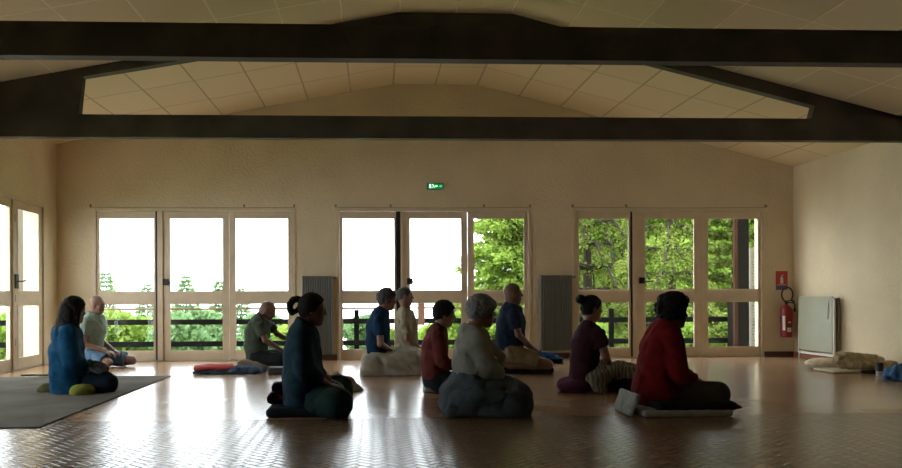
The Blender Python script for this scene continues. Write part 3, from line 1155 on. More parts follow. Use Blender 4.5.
class Person:
    def __init__(self, floor, yaw=0.0, skin=SKIN):
        self.base = on_z(*floor)
        self.base[2] = 0.0
        self.Y0 = self.base[1]
        self.s = F_PX / self.Y0
        self.yaw = math.radians(yaw)
        self.L = np.array([-math.sin(self.yaw), math.cos(self.yaw), 0.0])
        self.Fw = np.array([math.cos(self.yaw), math.sin(self.yaw), 0.0])
        self.skin = skin
        self.lo, self.hi = np.array([-.75, -.62, -.01]), np.array([.85, .62, 1.12])

    def J(self, px, py, lat=0.0):
        p = on_y(px, py, self.Y0) - self.base
        p = np.array([p[0], p[0] * math.tan(self.yaw), p[2]])
        return p + lat * self.L

    def m(self, px):
        return px / self.s

    def fld(self, h, pts=None, pad=.25):
        lo, hi = self.lo, self.hi
        if pts is not None:
            P = np.array(pts)
            lo, hi = np.maximum(lo, P.min(0) - pad), np.minimum(hi, P.max(0) + pad)
        return Fld(lo, hi, h)

    def torso(self, F, nodes, grow=0.0, k=.03):
        for (a, b) in zip(nodes[:-1], nodes[1:]):
            F.ecap(self.J(a[0], a[1]), self.J(b[0], b[1]), max(.02, self.m(a[2]) + grow), max(.02, self.m(b[2]) + grow), max(.03, a[3] + grow), max(.03, b[3] + grow), self.L, k)
        return F

    def headR(self, pitch, turn=0.0):
        y = self.yaw + math.radians(turn)
        p = math.radians(pitch)
        Rz = np.array([[math.cos(y), -math.sin(y), 0], [math.sin(y), math.cos(y), 0], [0, 0, 1]])
        Ry = np.array([[math.cos(p), 0, math.sin(p)], [0, 1, 0], [-math.sin(p), 0, math.cos(p)]])
        return Rz @ Ry

    def head(self, F, c, R, s, nb, neck_r):
        def q(*v):
            return c + R @ (np.array(v) * s)
        F.ell(q(-.012, 0, .030), np.array([.094, .075, .088]) * s, R, .02)
        F.ell(q(-.035, 0, -.005), np.array([.062, .064, .075]) * s, R, .03)
        F.ell(q(.030, 0, -.040), np.array([.058, .056, .072]) * s, R, .025)
        F.ell(q(.060, 0, -.095), np.array([.026, .028, .022]) * s, R, .025)
        F.cap(q(-.02, .050, -.055), q(.05, .02, -.095), .018 * s, .016 * s, .03)
        F.cap(q(-.02, -.050, -.055), q(.05, -.02, -.095), .018 * s, .016 * s, .03)
        F.cap(q(.072, -.032, .024), q(.072, .032, .024), .016 * s, k=.02)
        for sd in (-1, 1):
            F.ell(q(.088, .033 * sd, .000), np.array([.016, .018, .014]) * s, R, .012, sub=True)
            F.ell(q(.072, .032 * sd, .001), np.array([.015, .016, .012]) * s, R, .004)
            F.ell(q(.058, .042 * sd, -.028), np.array([.022, .020, .022]) * s, R, .02)
            F.ell(q(-.008, .076 * sd, -.008), np.array([.022, .010, .033]) * s, R, .006)
            F.ell(q(-.002, .084 * sd, -.006), np.array([.010, .006, .018]) * s, R, .004, sub=True)
            F.ell(q(.095, .010 * sd, -.027), np.array([.010, .008, .008]) * s, R, .006)
        F.cap(q(.084, 0, .012), q(.104, 0, -.022), .009 * s, .011 * s, .010)
        F.ell(q(.084, 0, -.053), np.array([.012, .024, .007]) * s, R, .006)
        F.ell(q(.082, 0, -.067), np.array([.012, .021, .008]) * s, R, .006)
        F.cap(nb, q(-.030, 0, -.05), neck_r * 1.1, neck_r, .03)

    def hand(self, F, W, d, n, side, curl=.55, s=1.0):
        d, n = unit(d), unit(n)
        n = unit(n - d * d.dot(n))
        t = np.cross(n, d) * side
        R = np.stack([d, t, n], 1)
        F.ell(W + .046 * s * d, np.array([.054, .041, .016]) * s, R, .012)
        for i, ln in enumerate((.068, .076, .070, .054)):
            p = W + s * (.082 * d + (.029 - .0195 * i) * t)
            ang = .15
            for sg, f in enumerate((.45, .32, .23)):
                ang += curl * (.8 if sg == 0 else 1.0)
                dd = math.cos(ang) * d + math.sin(ang) * n
                e = p + dd * ln * f * s
                F.cap(p, e, .0092 * s, .0082 * s, .004)
                p = e
        p = W + s * (.022 * d + .030 * t)
        e = p + s * .042 * unit(.75 * d + .62 * t + .25 * n)
        F.cap(p, e, .0125 * s, .0105 * s, .008)
        F.cap(e, e + s * .034 * unit(.9 * d + .2 * t + .3 * n), .0105 * s, .0085 * s, .004)

    def arm(self, F, sh, el, wr, hd, side, ru=.047, rf=.038, rw=.027, k=.02, hand=True, s=1.0):
        F.cap(sh, el, ru, rf, k)
        F.cap(el, wr, rf, rw, .012)
        if hand:
            self.hand(F, wr + unit(hd) * .005, hd, np.array([0, .25 * side, -1.0]), side, s=s)

    def leg(self, F, hip, kn, an, toe, rt=.080, rk=.056, rc=.052, ra=.036, k=.03):
        F.cap(hip, kn, rt, rk, k)
        mid = kn * .62 + an * .38
        F.cap(kn, mid, rk * .92, rc, .02)
        F.cap(mid, an, rc, ra, .02)
        F.cap(an, toe, ra * .95, .026, .015)
        F.ell(an + unit(an - toe) * .02, (.034, .030, .034), None, .02)


def hair_cap(F, c, R, s, t=.012, fringe=.0, nape=-.05, ear=True):
    def q(*v):
        return c + R @ (np.array(v) * s)
    F.ell(q(-.014, 0, .032), np.array([.094 + t, .076 + t, .088 + t]) * s, R, .02)
    F.ell(q(-.036, 0, -.006), np.array([.063 + t, .066 + t, .077 + t]) * s, R, .02)
    F.cut(q(.052 + fringe, 0, .030), R @ np.array([1, 0, -.62]))
    F.cut(q(-.02, 0, nape), R @ np.array([.45, 0, -1]))
    if ear:
        for sd in (-1, 1):
            F.ell(q(.004, .085 * sd, -.022), np.array([.034, .022, .040]) * s, R, .012, sub=True)
    return q


def person_obj(P, F, label, group):
    o = link('person', F.mesh('person'), P.skin, None, tuple(P.base))
    return tag(o, label, 'person', group)


def cloth_child(P, F, name, m, parent, label=None, smooth=1):
    o = link(name, F.mesh(name, smooth), m, parent)
    if label:
        o['label'] = label
    return o


def eyes(P, parent, c, R, s):
    for sd in (-1, 1):
        e = Fld(c - .15, c + .15, .006)
        f = Fld(c - .15, c + .15, .006)
        f.cap(c + R @ (np.array([.0815, .020 * sd, -.005]) * s), c + R @ (np.array([.0785, .043 * sd, -.004]) * s), .0038, k=.001)
        link('eyelashes', f.mesh('eyelashes', 0), HAIR_DARK, parent)
        e.cap(c + R @ (np.array([.0845, .016 * sd, .024]) * s), c + R @ (np.array([.0765, .046 * sd, .025]) * s), .0045, k=.001)
        link('eyebrow', e.mesh('eyebrow', 0), HAIR_DARK, parent)


GRP = 'people sitting in meditation'
H1, H2 = .0072, .0085


def sitter(floor, label, torso, head, sh, el, wr, legs, yaw=0, skin=SKIN, pitch=4, turn=0, hs=1.0, far=None, hd=(1, 0, -.25), neck_r=.052, grow=-.024, hands=True, rthigh=.080, sw=.165, lift=0.0):
    """build the bare body; returns everything the clothes need"""
    P = Person(floor, yaw, skin)
    F = P.fld(H1)
    P.torso(F, torso, grow)
    nb = P.J(*torso[-1][:2])
    c = P.J(*head)
    R = P.headR(pitch, turn)
    P.head(F, c, R, hs, nb, neck_r * hs)
    A = []
    for side in (-1, 1):
        S_, E_, W_ = (sh, el, wr) if (side == -1 or far is None) else far
        if far is None and side == 1:
            j = [P.J(q[0], q[1], -q[2]) for q in (S_, E_, W_)]
        else:
            j = [P.J(*q) for q in (S_, E_, W_)]
        hv = P.Fw * hd[0] + P.L * (-.35 * side) + np.array([0, 0, hd[2]])
        P.arm(F, *j, hv, -side, hand=hands)
        F.ell(j[0], (.045, .045, .044), None, .03)
        A.append(j)
    G = []
    for lg in legs:
        j = [P.J(*q) for q in lg]
        P.leg(F, *j, rt=rthigh)
        G.append(j)
    F.cut((0, 0, .002), (0, 0, -1), .002)
    o = person_obj(P, F, label, GRP)
    eyes(P, o, c, R, hs)
    return P, o, c, R, A, G


def shirt(P, o, name, m, torso, A, hem, sleeve=1.0, neck_px=None, grow=0.0, folds=.004, seed=0, rs=.062, re=.054, rw=.040, label=None, k=.03, hem_n=(0, 0, -1), neck_n=(.35, 0, 1)):
    F = P.fld(H2)
    P.torso(F, torso[:-1], grow, k)
    tp = torso[-1]
    F.ecap(P.J(*torso[-2][:2]), P.J(*tp[:2]), P.m(torso[-2][2]), P.m(tp[2]) + .006, torso[-2][3], tp[3] + .03, P.L, .03)
    F.cut(P.J(*hem), hem_n, .004)
    for (s_, e_, w_) in A:
        if sleeve < 1.0:
            F.cap(s_, s_ + (e_ - s_) * sleeve, rs, re + .004, .04, flat=True)
        else:
            F.cap(s_, e_, rs, re, .04)
            f = sleeve - 1.0
            F.cap(e_, e_ + (w_ - e_) * f, re, re + (rw - re) * f, .015, flat=True)
    nc = P.J(*(neck_px or tp[:2]))
    F.cut(nc, P.Fw * neck_n[0] + np.array([0, 0, neck_n[2]]), .005)
    F.folds(folds, 26, seed)
    F.cut((0, 0, .004), (0, 0, -1), .002)
    return cloth_child(P, F, name, m, o, label)


def trousers(P, o, name, m, torso, G, waist, shorts=None, grow=.016, folds=.004, seed=0, rt=.098, rk=.078, ra=.055, label=None):
    F = P.fld(H2)
    P.torso(F, torso[:2], -.006, .03)
    F.cut(P.J(*waist), (0, 0, 1), .004)
    for (hp, kn, an, toe) in G:
        if shorts is not None:
            F.cap(hp, hp + (kn - hp) * shorts, rt, rk + (rt - rk) * (1 - shorts) + .006, .03, flat=True)
        else:
            F.cap(hp, kn, rt, rk, .03)
            F.cap(kn, an, rk, ra, .02, flat=True)
    F.folds(folds, 24, seed)
    F.cut((0, 0, .004), (0, 0, -1), .002)
    return cloth_child(P, F, name, m, o, label)


def hair(P, o, m, c, R, s, t=.012, fringe=0.0, nape=-.05, ear=True, extra=None, folds=.0035, freq=70, seed=0, ext=.17, label=None):
    F = Fld(c - np.array([ext, ext, ext + .16]), c + ext, .0062)
    q = hair_cap(F, c, R, s, t, fringe, nape, ear)
    if extra:
        extra(F, q, R)
    F.folds(folds, freq, seed)
    return cloth_child(P, F, 'hair', m, o, label)


def kneel_legs(near_kn, far_kn, near_hip, far_hip, near_an, far_an, near_toe, far_toe):
    return [(near_hip, near_kn, near_an, near_toe), (far_hip, far_kn, far_an, far_toe)]


def soft(name, base, parts, m, label, cat, h=.009, folds=.004, freq=22, seed=1, group=None, floor=True, stuffz=0.0):
    """a free-standing soft thing; parts = list of (method, args) in base-relative metres"""
    lo = np.array([1e9] * 3)
    hi = -lo
    for fn, a, kw in parts:
        c = np.array(a[0], float)
        if fn == 'ell':
            r = np.array(a[1], float).max() if kw.get('R') is not None else np.array(a[1], float)
        elif fn == 'rbox':
            r = np.linalg.norm(a[1]) if kw.get('R') is not None else np.array(a[1], float)
        else:
            c2 = np.array(a[1], float)
            r = max(a[2:4])
            lo, hi = np.minimum(lo, c2 - r - .06), np.maximum(hi, c2 + r + .06)
        lo, hi = np.minimum(lo, c - r - .06), np.maximum(hi, c + r + .06)
    F = Fld(lo, hi, h)
    for fn, a, kw in parts:
        getattr(F, fn)(*a, **kw)
    if folds:
        F.folds(folds, freq, seed)
    if floor:
        F.cut((0, 0, .002), (0, 0, -1), .002)
    o = link(name, F.mesh(name), m, None, tuple(base))
    return tag(o, label, cat, group)


def B(fn, *a, **k):
    return (fn, a, k)


# ================================================================ the people, left to right
BLUE = cloth('blue_shawl', (0.005, 0.045, 0.095), .2)
NAVYPANT = cloth('dark_blue_trousers', (0.0108, 0.0210, 0.0360))
LIME = cloth('lime_socks', (0.16, 0.17, 0.03), .2)
OLIVE = cloth('olive_socks', (0.07, 0.07, 0.025), .2)
SAGE = cloth('sage_tshirt', (0.19, 0.24, 0.19))
DENIM = cloth('denim_shorts', (0.10, 0.17, 0.25))
MOSS = cloth('moss_tshirt', (0.0490, 0.0595, 0.0420))
DARKPANT = cloth('charcoal_trousers', (0.0110, 0.0125, 0.0130))
TEAL = cloth('dark_teal_shawl', (0.007, 0.024, 0.036), .25)
GREENPANT = cloth('dark_green_trousers', (0.014, 0.034, 0.030))
NAVY = cloth('navy_tshirt', (0.006, 0.024, 0.055))
NAVY2 = cloth('slate_navy_tshirt', (0.0098, 0.0154, 0.0280))
CREAMBL = cloth('cream_blanket', (0.3230, 0.2945, 0.2375), .12)
BEIGE = cloth('beige_shirt', (0.2380, 0.2040, 0.1360), .15)
WINE = cloth('wine_sweater', (0.0900, 0.0198, 0.0162))
GREYTOP = cloth('light_grey_wrap', (0.21, 0.21, 0.175), .12)
GREYBL = cloth('slate_blanket', (0.068, 0.088, 0.10), .15)
KHAKI = cloth('khaki_shorts', (0.1680, 0.1200, 0.0640))
MAROON = cloth('maroon_tshirt', (0.0303, 0.0088, 0.0143))
PLUM = cloth('plum_trousers', (0.0275, 0.0077, 0.0154))
RED = cloth('red_shirt', (0.1400, 0.0056, 0.0084), .15)
BROWNPANT = cloth('dark_brown_trousers', (0.05, 0.036, 0.023))

# --- 1 woman in the blue shawl
T = [(72.5, 380, 12, .15), (72, 362, 12, .14), (70.5, 345, 11.5, .15), (70.5, 331, 9.5, .14), (71, 323, 6.5, .06)]
legs = [((80, 383, -.08), (97, 383, -.17), (76, 391, -.12), (72, 392, -.16)), ((80, 383, .10), (97, 381, .17), (78, 390, .12), (66, 391, .13))]
P, o, c, R, A, G = sitter((80, 392.5), 'person sitting on the grey carpet wrapped in a bright blue shawl', T, (75.5, 310.5), (67, 333, -.17), (68, 357, -.22), (88, 366, -.08), legs, yaw=33, pitch=6, turn=12)
trousers(P, o, 'trousers', NAVYPANT, T, G, (70, 372), seed=3, rt=.085, rk=.105, ra=.06)
F = P.fld(H2)
P.torso(F, [(72, 389, 17, .18), (71, 372, 16.5, .175), (69.5, 350, 15, .18), (70, 335, 12.2, .175), (70.5, 324.5, 8, .10)], 0, .03)
for s_, e_, w_ in A:
    F.cap(s_, e_, .072, .074, .04)
    F.cap(e_, e_ + (w_ - e_) * .45, .070, .060, .03)
F.cut(P.J(71, 323), P.Fw * .4 + np.array([0, 0, 1]), .006)
F.cut(P.J(70, 393), (0, 0, -1), .004)
F.folds(.0075, 17, 4, dirs=[(1, .3, .2), (.6, 1, .1), (.3, 0, .6)])
F.cut((0, 0, .004), (0, 0, -1), .002)
cloth_child(P, F, 'shawl', BLUE, o)


def longhair(F, q, R):
    for a, b, r in (((-.06, .035, .03), (-.10, .05, -.17), .05), ((-.06, -.035, .03), (-.09, -.055, -.18), .052), ((-.02, .07, .02), (-.01, .085, -.15), .034), ((-.02, -.07, .02), (-.01, -.085, -.16), .036), ((-.07, 0, .02), (-.115, 0, -.19), .05)):
        F.cap(q(*a), q(*b), r, r * .8, .03)


hair(P, o, HAIR_DARK, c, R, 1.0, .016, -.004, -.30, False, longhair, .005, 55, 2, ext=.2)
for nm, px, py, rx, rzp, y, m_ in (('sock', 49.5, 390, 10.2, 6.6, .02, OLIVE), ('sock', 82.5, 391.2, 11.2, 6.2, -.24, LIME)):
    ctr = on_y(px, py, P.Y0 + y) - P.base
    F = Fld(ctr - .2, ctr + .2, .007)
    a_ = math.radians(20)
    Rr = np.array([[math.cos(a_), -math.sin(a_), 0], [math.sin(a_), math.cos(a_), 0], [0, 0, 1]])
    F.ell(ctr + np.array([0, 0, .004]), (P.m(rx), .07, P.m(rzp)), Rr, .02)
    F.ell(ctr + np.array([-.05, .0, -.008]), (P.m(rx) * .5, .055, P.m(rzp) * .85), Rr, .03)
    F.cap(ctr + np.array([.03, .03, 0]), ctr + np.array([.02, .13, .02]), .045, .042, .03)
    F.folds(.003, 40, 3)
    F.cut((0, 0, .003), (0, 0, -1), .002)
    cloth_child(P, F, nm, m_, o, 'olive green sock' if m_ is OLIVE else 'lime green sock')
LAPCLOTH = cloth('grey_patterned_cloth', (0.11, 0.115, 0.12), .6, scale=30.0)
b0 = on_y(97, 366, P.Y0 - .05)
soft('folded_cloth', b0, [B('cap', (-.06, -.02, .02), (.07, .0, -.02), .04, .035), B('cap', (-.03, -.04, -.01), (.06, -.05, -.04), .035, .03)], LAPCLOTH,
     'crumpled grey cloth in the lap of the person in the blue shawl', 'cloth', folds=.007, freq=35, floor=False)

# --- 2 bald man, sage T-shirt, denim shorts
T = [(90.5, 355, 8.5, .165), (91.5, 342, 9.5, .16), (93, 329, 10.5, .175), (93.8, 320, 8.5, .17), (94.3, 313, 4.8, .06)]
legs = [((92, 356, -.09), (115, 361.5, -.16), (93, 364.5, -.17), (85, 366, -.17)), ((92, 356, .09), (127, 361, .17), (104, 364, .14), (96, 366, .1))]
P, o, c, R, A, G = sitter((103, 367.5), 'person in a sage green T-shirt and denim shorts sitting before the left doors', T, (97, 304.6), (92.5, 322, -.19), (92, 342, -.23), (110, 351, -.10), legs, yaw=-10, pitch=4)
shirt(P, o, 'tshirt', SAGE, T, A, (91, 354.5), .62, seed=5)
trousers(P, o, 'shorts', DENIM, T, G, (91, 349), shorts=.82, seed=6, rt=.105, rk=.085)

# --- 3 bald man leaning forward, moss T-shirt
T = [(257, 357, 10.5, .165), (255.8, 345, 11, .16), (257.5, 332, 12, .18), (261, 322, 9.5, .175), (262.8, 316, 5.2, .06)]
legs = [((259, 357, -.09), (283, 358, -.22), (272, 363, -.05), (280, 364.5, .03)), ((259, 357, .09), (283, 358, .22), (273, 363, .05), (282, 364.5, -.02))]
P, o, c, R, A, G = sitter((264, 366), 'person in a moss green T-shirt leaning forward with both arms out', T, (267.6, 311.2), (262.5, 326, -.19), (267.5, 339, -.22), (284, 350.5, -.11), legs, pitch=30, skin=SKIN_TAN, far=((267, 325, .19), (275, 334.5, .21), (286, 339.5, .12)), hs=1.10, neck_r=.062)
shirt(P, o, 'tshirt', MOSS, T, A, (257, 358), .66, seed=7, neck_n=(.9, 0, 1))
trousers(P, o, 'trousers', DARKPANT, T, G, (257, 353), seed=8, rt=.10, rk=.085)

# --- 4 woman with ponytail, teal shawl
T = [(300, 390, 17, .165), (302, 367, 15, .15), (303.5, 347, 15, .165), (305, 332, 12, .16), (307, 322, 7, .058)]
legs = [((306, 399, -.10), (338, 399, -.25), (318, 408, -.02), (334, 409, .06)), ((306, 396, .10), (336, 394, .27), (318, 406, .10), (332, 407, .03))]
P, o, c, R, A, G = sitter((310, 413), 'person in a dark teal shawl and green trousers sitting upright on a dark mat', T, (313.2, 309.8), (306, 335, -.17), (306, 366, -.23), (329, 383, -.12), legs, pitch=5, skin=SKIN_TAN)
trousers(P, o, 'trousers', GREENPANT, T, G, (302, 376), seed=9, rt=.125, rk=.118, ra=.08)
F = P.fld(H2)
P.torso(F, [(304, 401, 19.5, .24), (303.5, 380, 19.5, .235), (302.5, 354, 17, .225), (303, 337, 14.5, .20), (305, 324, 9.5, .10)], 0, .03)
for s_, e_, w_ in A:
    F.cap(s_, e_, .066, .066, .04)
    F.cap(e_, e_ + (w_ - e_) * .55, .062, .052, .03)
F.cut(P.J(307, 322.5), P.Fw * .55 + np.array([0, 0, 1]), .006)
F.cut(P.J(304, 403), (0, 0, -1), .004)
F.folds(.007, 17, 10, dirs=[(1, .5, .1), (.5, 1, .1), (1, 0, .5)])
cloth_child(P, F, 'shawl', TEAL, o)


def pony(F, q, R):
    pts = [(-.09, 0, .050), (-.125, 0, .075), (-.160, .0, .065), (-.182, .0, .025), (-.176, .0, -.015), (-.160, .0, -.035), (-.132, 0, -.022), (-.108, 0, .012)]
    rr = [.020, .021, .023, .025, .023, .02, .016, .014]
    for i in range(len(pts) - 1):
        F.cap(q(*pts[i]), q(*pts[i + 1]), rr[i], rr[i + 1], .01)


hair(P, o, HAIR_DARK, c, R, 1.0, .013, -.006, -.055, False, pony, .0015, 70, 11, ext=.22)

# --- 5 navy T-shirt under a cream blanket
T = [(379, 354, 12, .165), (378, 342, 11.5, .16), (378, 327, 11.3, .175), (380.3, 316, 8.8, .165), (384, 308.5, 5, .056)]
legs = [((382, 358, -.10), (408, 364, -.18), (384, 369, -.16), (376, 371, -.16)), ((382, 358, .10), (408, 364, .18), (384, 369, .16), (376, 371, .16))]
P, o, c, R, A, G = sitter((390, 373.3), 'person in a navy T-shirt sitting with a cream blanket over the legs', T, (387.3, 299.8), (379, 320, -.19), (380.5, 343, -.23), (391.5, 350, -.10), legs, pitch=8)
shirt(P, o, 'tshirt', NAVY, T, A, (378, 355), .62, seed=12, neck_n=(.7, 0, 1))
trousers(P, o, 'trousers', DARKPANT, T, G, (378, 350), seed=13)


def curls(seed, n, r, rad=(.105, .086, .098), zmin=-.03, front=.062):
    def f(F, q, R):
        rs = np.random.RandomState(seed)
        k = 0
        while k < n:
            d = rs.normal(size=3)
            d /= np.linalg.norm(d)
            v = np.array([-.014, 0, .032]) + d * np.array(rad)
            if v[2] < zmin or v[0] > front + .5 * max(0, v[2] - .03):
                continue
            F.ell(q(*v), np.full(3, r * (.7 + .6 * rs.random())), None, .006)
            k += 1
    return f


hair(P, o, HAIR_PEPPER, c, R, 1.0, .010, -.004, -.05, True, curls(1, 170, .0115), .004, 80, 14)
b0 = P.base
bl = [B('rbox', P.J(390.5, 365) - np.array([0, 0, .0]), (P.m(28), .30, P.m(10.5)), .06), B('ell', P.J(405, 360), (P.m(14), .26, P.m(12)), k=.06), B('ell', P.J(382, 362), (P.m(17), .28, P.m(9)), k=.06), B('ecap', P.J(372, 360), P.J(412, 356), P.m(7), P.m(8.5), .26, .24, P.L, k=.05), B('rbox', P.J(390, 371), (P.m(28.5), .31, P.m(4.5)), .03, k=.04)]
soft('blanket', b0, bl, CREAMBL, 'cream blanket draped over the legs of the person in the navy T-shirt', 'blanket', folds=.009, freq=15, seed=15)

# --- 6 man in the beige shirt, behind
T = [(406.5, 352, 10.5, .16), (406.3, 340, 10.8, .155), (406, 326, 11, .175), (405.3, 315.5, 8.5, .165), (405.5, 308.5, 4.6, .056)]
legs = [((408, 354, -.09), (424, 361, -.14), (400, 364, -.13), (394, 365, -.13)), ((408, 354, .09), (424, 361, .14), (400, 364, .13), (394, 365, .13))]
P, o, c, R, A, G = sitter((407, 366.3), 'person in a beige short-sleeved shirt sitting behind the cream blanket', T, (405.4, 296.2), (405, 318, -.19), (406.5, 337, -.23), (417.5, 346, -.12), legs, pitch=2)
shirt(P, o, 'shirt', BEIGE, T, A, (406, 352), .75, seed=16, rs=.066, re=.062, folds=.006)
trousers(P, o, 'trousers', DARKPANT, T, G, (406, 347), seed=17)
hair(P, o, HAIR_PEPPER, c, R, 1.0, .004, -.008, -.045, True, None, .001, 90, 18)

# --- 7 person in the wine sweater
T = [(436, 379, 14, .165), (434.3, 362, 13, .155), (434.8, 346, 12.3, .17), (437.3, 334, 9.8, .165), (441, 325.5, 5.6, .055)]
legs = [((440, 382, -.10), (463, 383, -.24), (446, 388, -.03), (458, 389, .05)), ((440, 382, .10), (463, 383, .24), (446, 388, .03), (456, 389, -.05))]
P, o, c, R, A, G = sitter((443, 391), 'person in a wine red long-sleeved sweater sitting with lowered head', T, (444.7, 313.8), (437, 336, -.18), (441, 359, -.20), (452, 366.5, -.07), legs, pitch=10)
shirt(P, o, 'sweater', WINE, T, A, (435, 378), 1.9, seed=19, neck_n=(.6, 0, 1))
trousers(P, o, 'trousers', DARKPANT, T, G, (435, 372), seed=20)
hair(P, o, HAIR_DARK, c, R, 1.0, .012, .006, -.045, False, None, .003, 70, 21)

# --- 8 grey-haired woman, grey wrap, slate blanket
T = [(474, 386, 15, .165), (470.5, 367, 14.5, .15), (473, 347, 15, .165), (474.5, 336, 12, .165), (474, 327, 7, .058)]
legs = [((480, 396, -.10), (512, 399, -.26), (492, 408, -.02), (506, 408, .06)), ((480, 396, .10), (512, 397, .26), (492, 407, .05), (505, 408, -.04))]
P, o, c, R, A, G = sitter((484, 411.5), 'person in a pale grey wrap sitting with a slate blanket around the legs', T, (482.2, 311.3), (475, 339, -.18), (480, 364, -.22), (500, 377, -.10), legs, pitch=6, yaw=6)
trousers(P, o, 'trousers', DARKPANT, T, G, (472, 380), seed=23)
F = P.fld(H2)
P.torso(F, [(471.5, 378, 18, .215), (471, 364, 17, .21), (472.5, 348, 16.3, .215), (474, 337, 13.5, .19), (473, 328.5, 10.5, .10)], 0, .03)
F.cap(P.J(464, 329.8, -.05), P.J(480, 329.8, -.03), .022, .02, .02)
F.cap(P.J(464, 329.8, .05), P.J(480, 329.8, .03), .022, .02, .02)
F.cap(P.J(463.5, 330, -.05), P.J(463.5, 330, .05), .024, .024, .02)
for s_, e_, w_ in A:
    F.cap(s_, e_, .064, .066, .04)
    F.cap(e_, e_ + (w_ - e_) * .6, .066, .056, .03)
F.cap(P.J(484, 345, -.12), P.J(498, 355.5, -.12), .05, .016, .03)
F.cap(P.J(498, 355.5, -.12), P.J(494, 373, -.12), .016, .03, .03)
F.cut(P.J(474, 326.5), P.Fw * .3 + np.array([0, 0, 1]), .006)
F.cut(P.J(472, 379), P.Fw * -.1 + np.array([0, 0, -1]), .004)
F.folds(.006, 18, 24, dirs=[(1, .5, .2), (.5, 1, .1), (1, 0, .7)])
cloth_child(P, F, 'wrap', GREYTOP, o)


def bob(F, q, R):
    F.ell(q(-.02, 0, .04), np.array([.112, .094, .085]), R, .02)
    F.ell(q(.062, 0, .062), np.array([.045, .062, .034]), R, .02)
    F.ell(q(-.062, 0, .0), np.array([.055, .075, .07]), R, .02)


hair(P, o, HAIR_GREY, c, R, 1.0, .014, .002, -.05, False, bob, .004, 60, 25)
bl = [B('ell', P.J(472, 394), (P.m(32), .32, P.m(18.5)), k=.08), B('ell', P.J(503, 397, -.16), (P.m(23), .20, P.m(17.5)), k=.08), B('ell', P.J(507, 396, .16), (P.m(20), .22, P.m(16)), k=.08),
      B('ell', P.J(488, 393), (P.m(38), .32, P.m(18)), k=.06), B('rbox', P.J(483, 406.5), (P.m(41), .30, P.m(5)), .04, k=.07), B('ecap', P.J(466, 377), P.J(472, 386), P.m(12.5), P.m(18), .21, .26, P.L, k=.05)]
soft('blanket', P.base, bl, GREYBL, 'slate grey blanket wrapped around the legs of the person in the grey wrap', 'blanket', folds=.0105, freq=13, seed=26)

# --- 9 bald man kneeling, navy T-shirt, khaki shorts
T = [(509.5, 351, 12.5, .175), (510, 338, 14.2, .175), (511, 322, 13.8, .195), (511.3, 311, 10.3, .185), (512.3, 304, 6.6, .066)]
legs = [((510, 353, -.10), (545.5, 363.5, -.15), (507, 364.5, -.13), (497.5, 362, -.13)), ((510, 353, .10), (545.5, 363.5, .15), (507, 364.5, .13), (497.5, 362, .13))]
P, o, c, R, A, G = sitter((522, 373), 'person kneeling upright in a dark navy T-shirt and khaki shorts', T, (513.2, 293.6), (511, 315, -.21), (514.5, 333.5, -.25), (531, 347.5, -.09), legs, pitch=0, skin=SKIN_TAN, hs=1.06, neck_r=.062)
shirt(P, o, 'tshirt', NAVY2, T, A, (510, 350), .68, seed=27, rs=.068, re=.064)
trousers(P, o, 'shorts', KHAKI, T, G, (510, 345), shorts=.70, seed=28, rt=.105, rk=.085)

# --- 10 woman with a bun, maroon T-shirt
T = [(583.5, 378, 14, .165), (584, 361, 13, .145), (586, 344, 13.8, .16), (588.3, 332, 10.8, .155), (589.3, 322.5, 5.3, .052)]
legs = [((590, 384, -.10), (624, 383, -.26), (604, 388, -.03), (617, 389, .06)), ((590, 384, .10), (624, 383, .24), (604, 388, .04), (616, 389, -.05))]
P, o, c, R, A, G = sitter((592, 390.5), 'person in a maroon T-shirt sitting with a striped scarf over the knees', T, (592.3, 308.4), (591, 334, -.17), (595.5, 354, -.21), (606, 366.5, -.12), legs, pitch=5, yaw=10, hs=.97)
shirt(P, o, 'tshirt', MAROON, T, A, (584, 379), .60, seed=29, neck_n=(.5, 0, 1))
trousers(P, o, 'trousers', PLUM, T, G, (584, 374), seed=30)


def bun(F, q, R):
    F.ell(q(-.128, 0, .080), np.array([.043, .045, .042]), R, .010)


hair(P, o, HAIR_DARK, c, R, .97, .010, -.006, -.05, True, bun, .0035, 70, 31, ext=.19)

# --- 11 man in the red shirt
T = [(659, 389, 20, .17), (660, 369, 19.5, .165), (661.5, 349, 17.5, .175), (664, 335, 13.5, .17), (668, 324, 7.5, .06)]
legs = [((671, 392, -.10), (704, 390, -.24), (680, 398, -.08), (694, 400, .03)), ((671, 392, .10), (702, 391, .24), (682, 399, .08), (694, 400, -.04))]
P, o, c, R, A, G = sitter((668, 409), 'person in a loose red shirt sitting on a grey mat', T, (674.3, 312.3), (665, 338, -.18), (668, 371, -.23), (688, 377.5, -.10), legs, pitch=4, skin=SKIN_TAN)
F = P.fld(H2)
P.torso(F, [(652, 401, 20, .24), (658, 387, 23, .22), (659.5, 369, 20.5, .20), (661, 349, 18.5, .195), (664, 335, 14.5, .18), (667, 325, 9.5, .09)], 0, .03)
for s_, e_, w_ in A:
    F.cap(s_, e_, .068, .064, .03)
    F.cap(e_, e_ + (w_ - e_) * .9, .062, .046, .02, flat=True)
F.cap(P.J(664, 323.5, -.035), P.J(675, 326, -.03), .018, .012, .012)
F.cut(P.J(667, 321.5), P.Fw * .45 + np.array([0, 0, 1]), .006)
F.cut(P.J(652, 409), (0, 0, -1), .004)
F.cut(P.J(684, 391), P.Fw * .5 + np.array([0, 0, -1]), .02)
F.folds(.007, 17, 32, dirs=[(1, .5, .2), (.5, 1, .1), (1, 0, .8)])
cloth_child(P, F, 'shirt', RED, o)
trousers(P, o, 'trousers', BROWNPANT, T, G, (660, 384), seed=33, rt=.10, rk=.088, ra=.06)
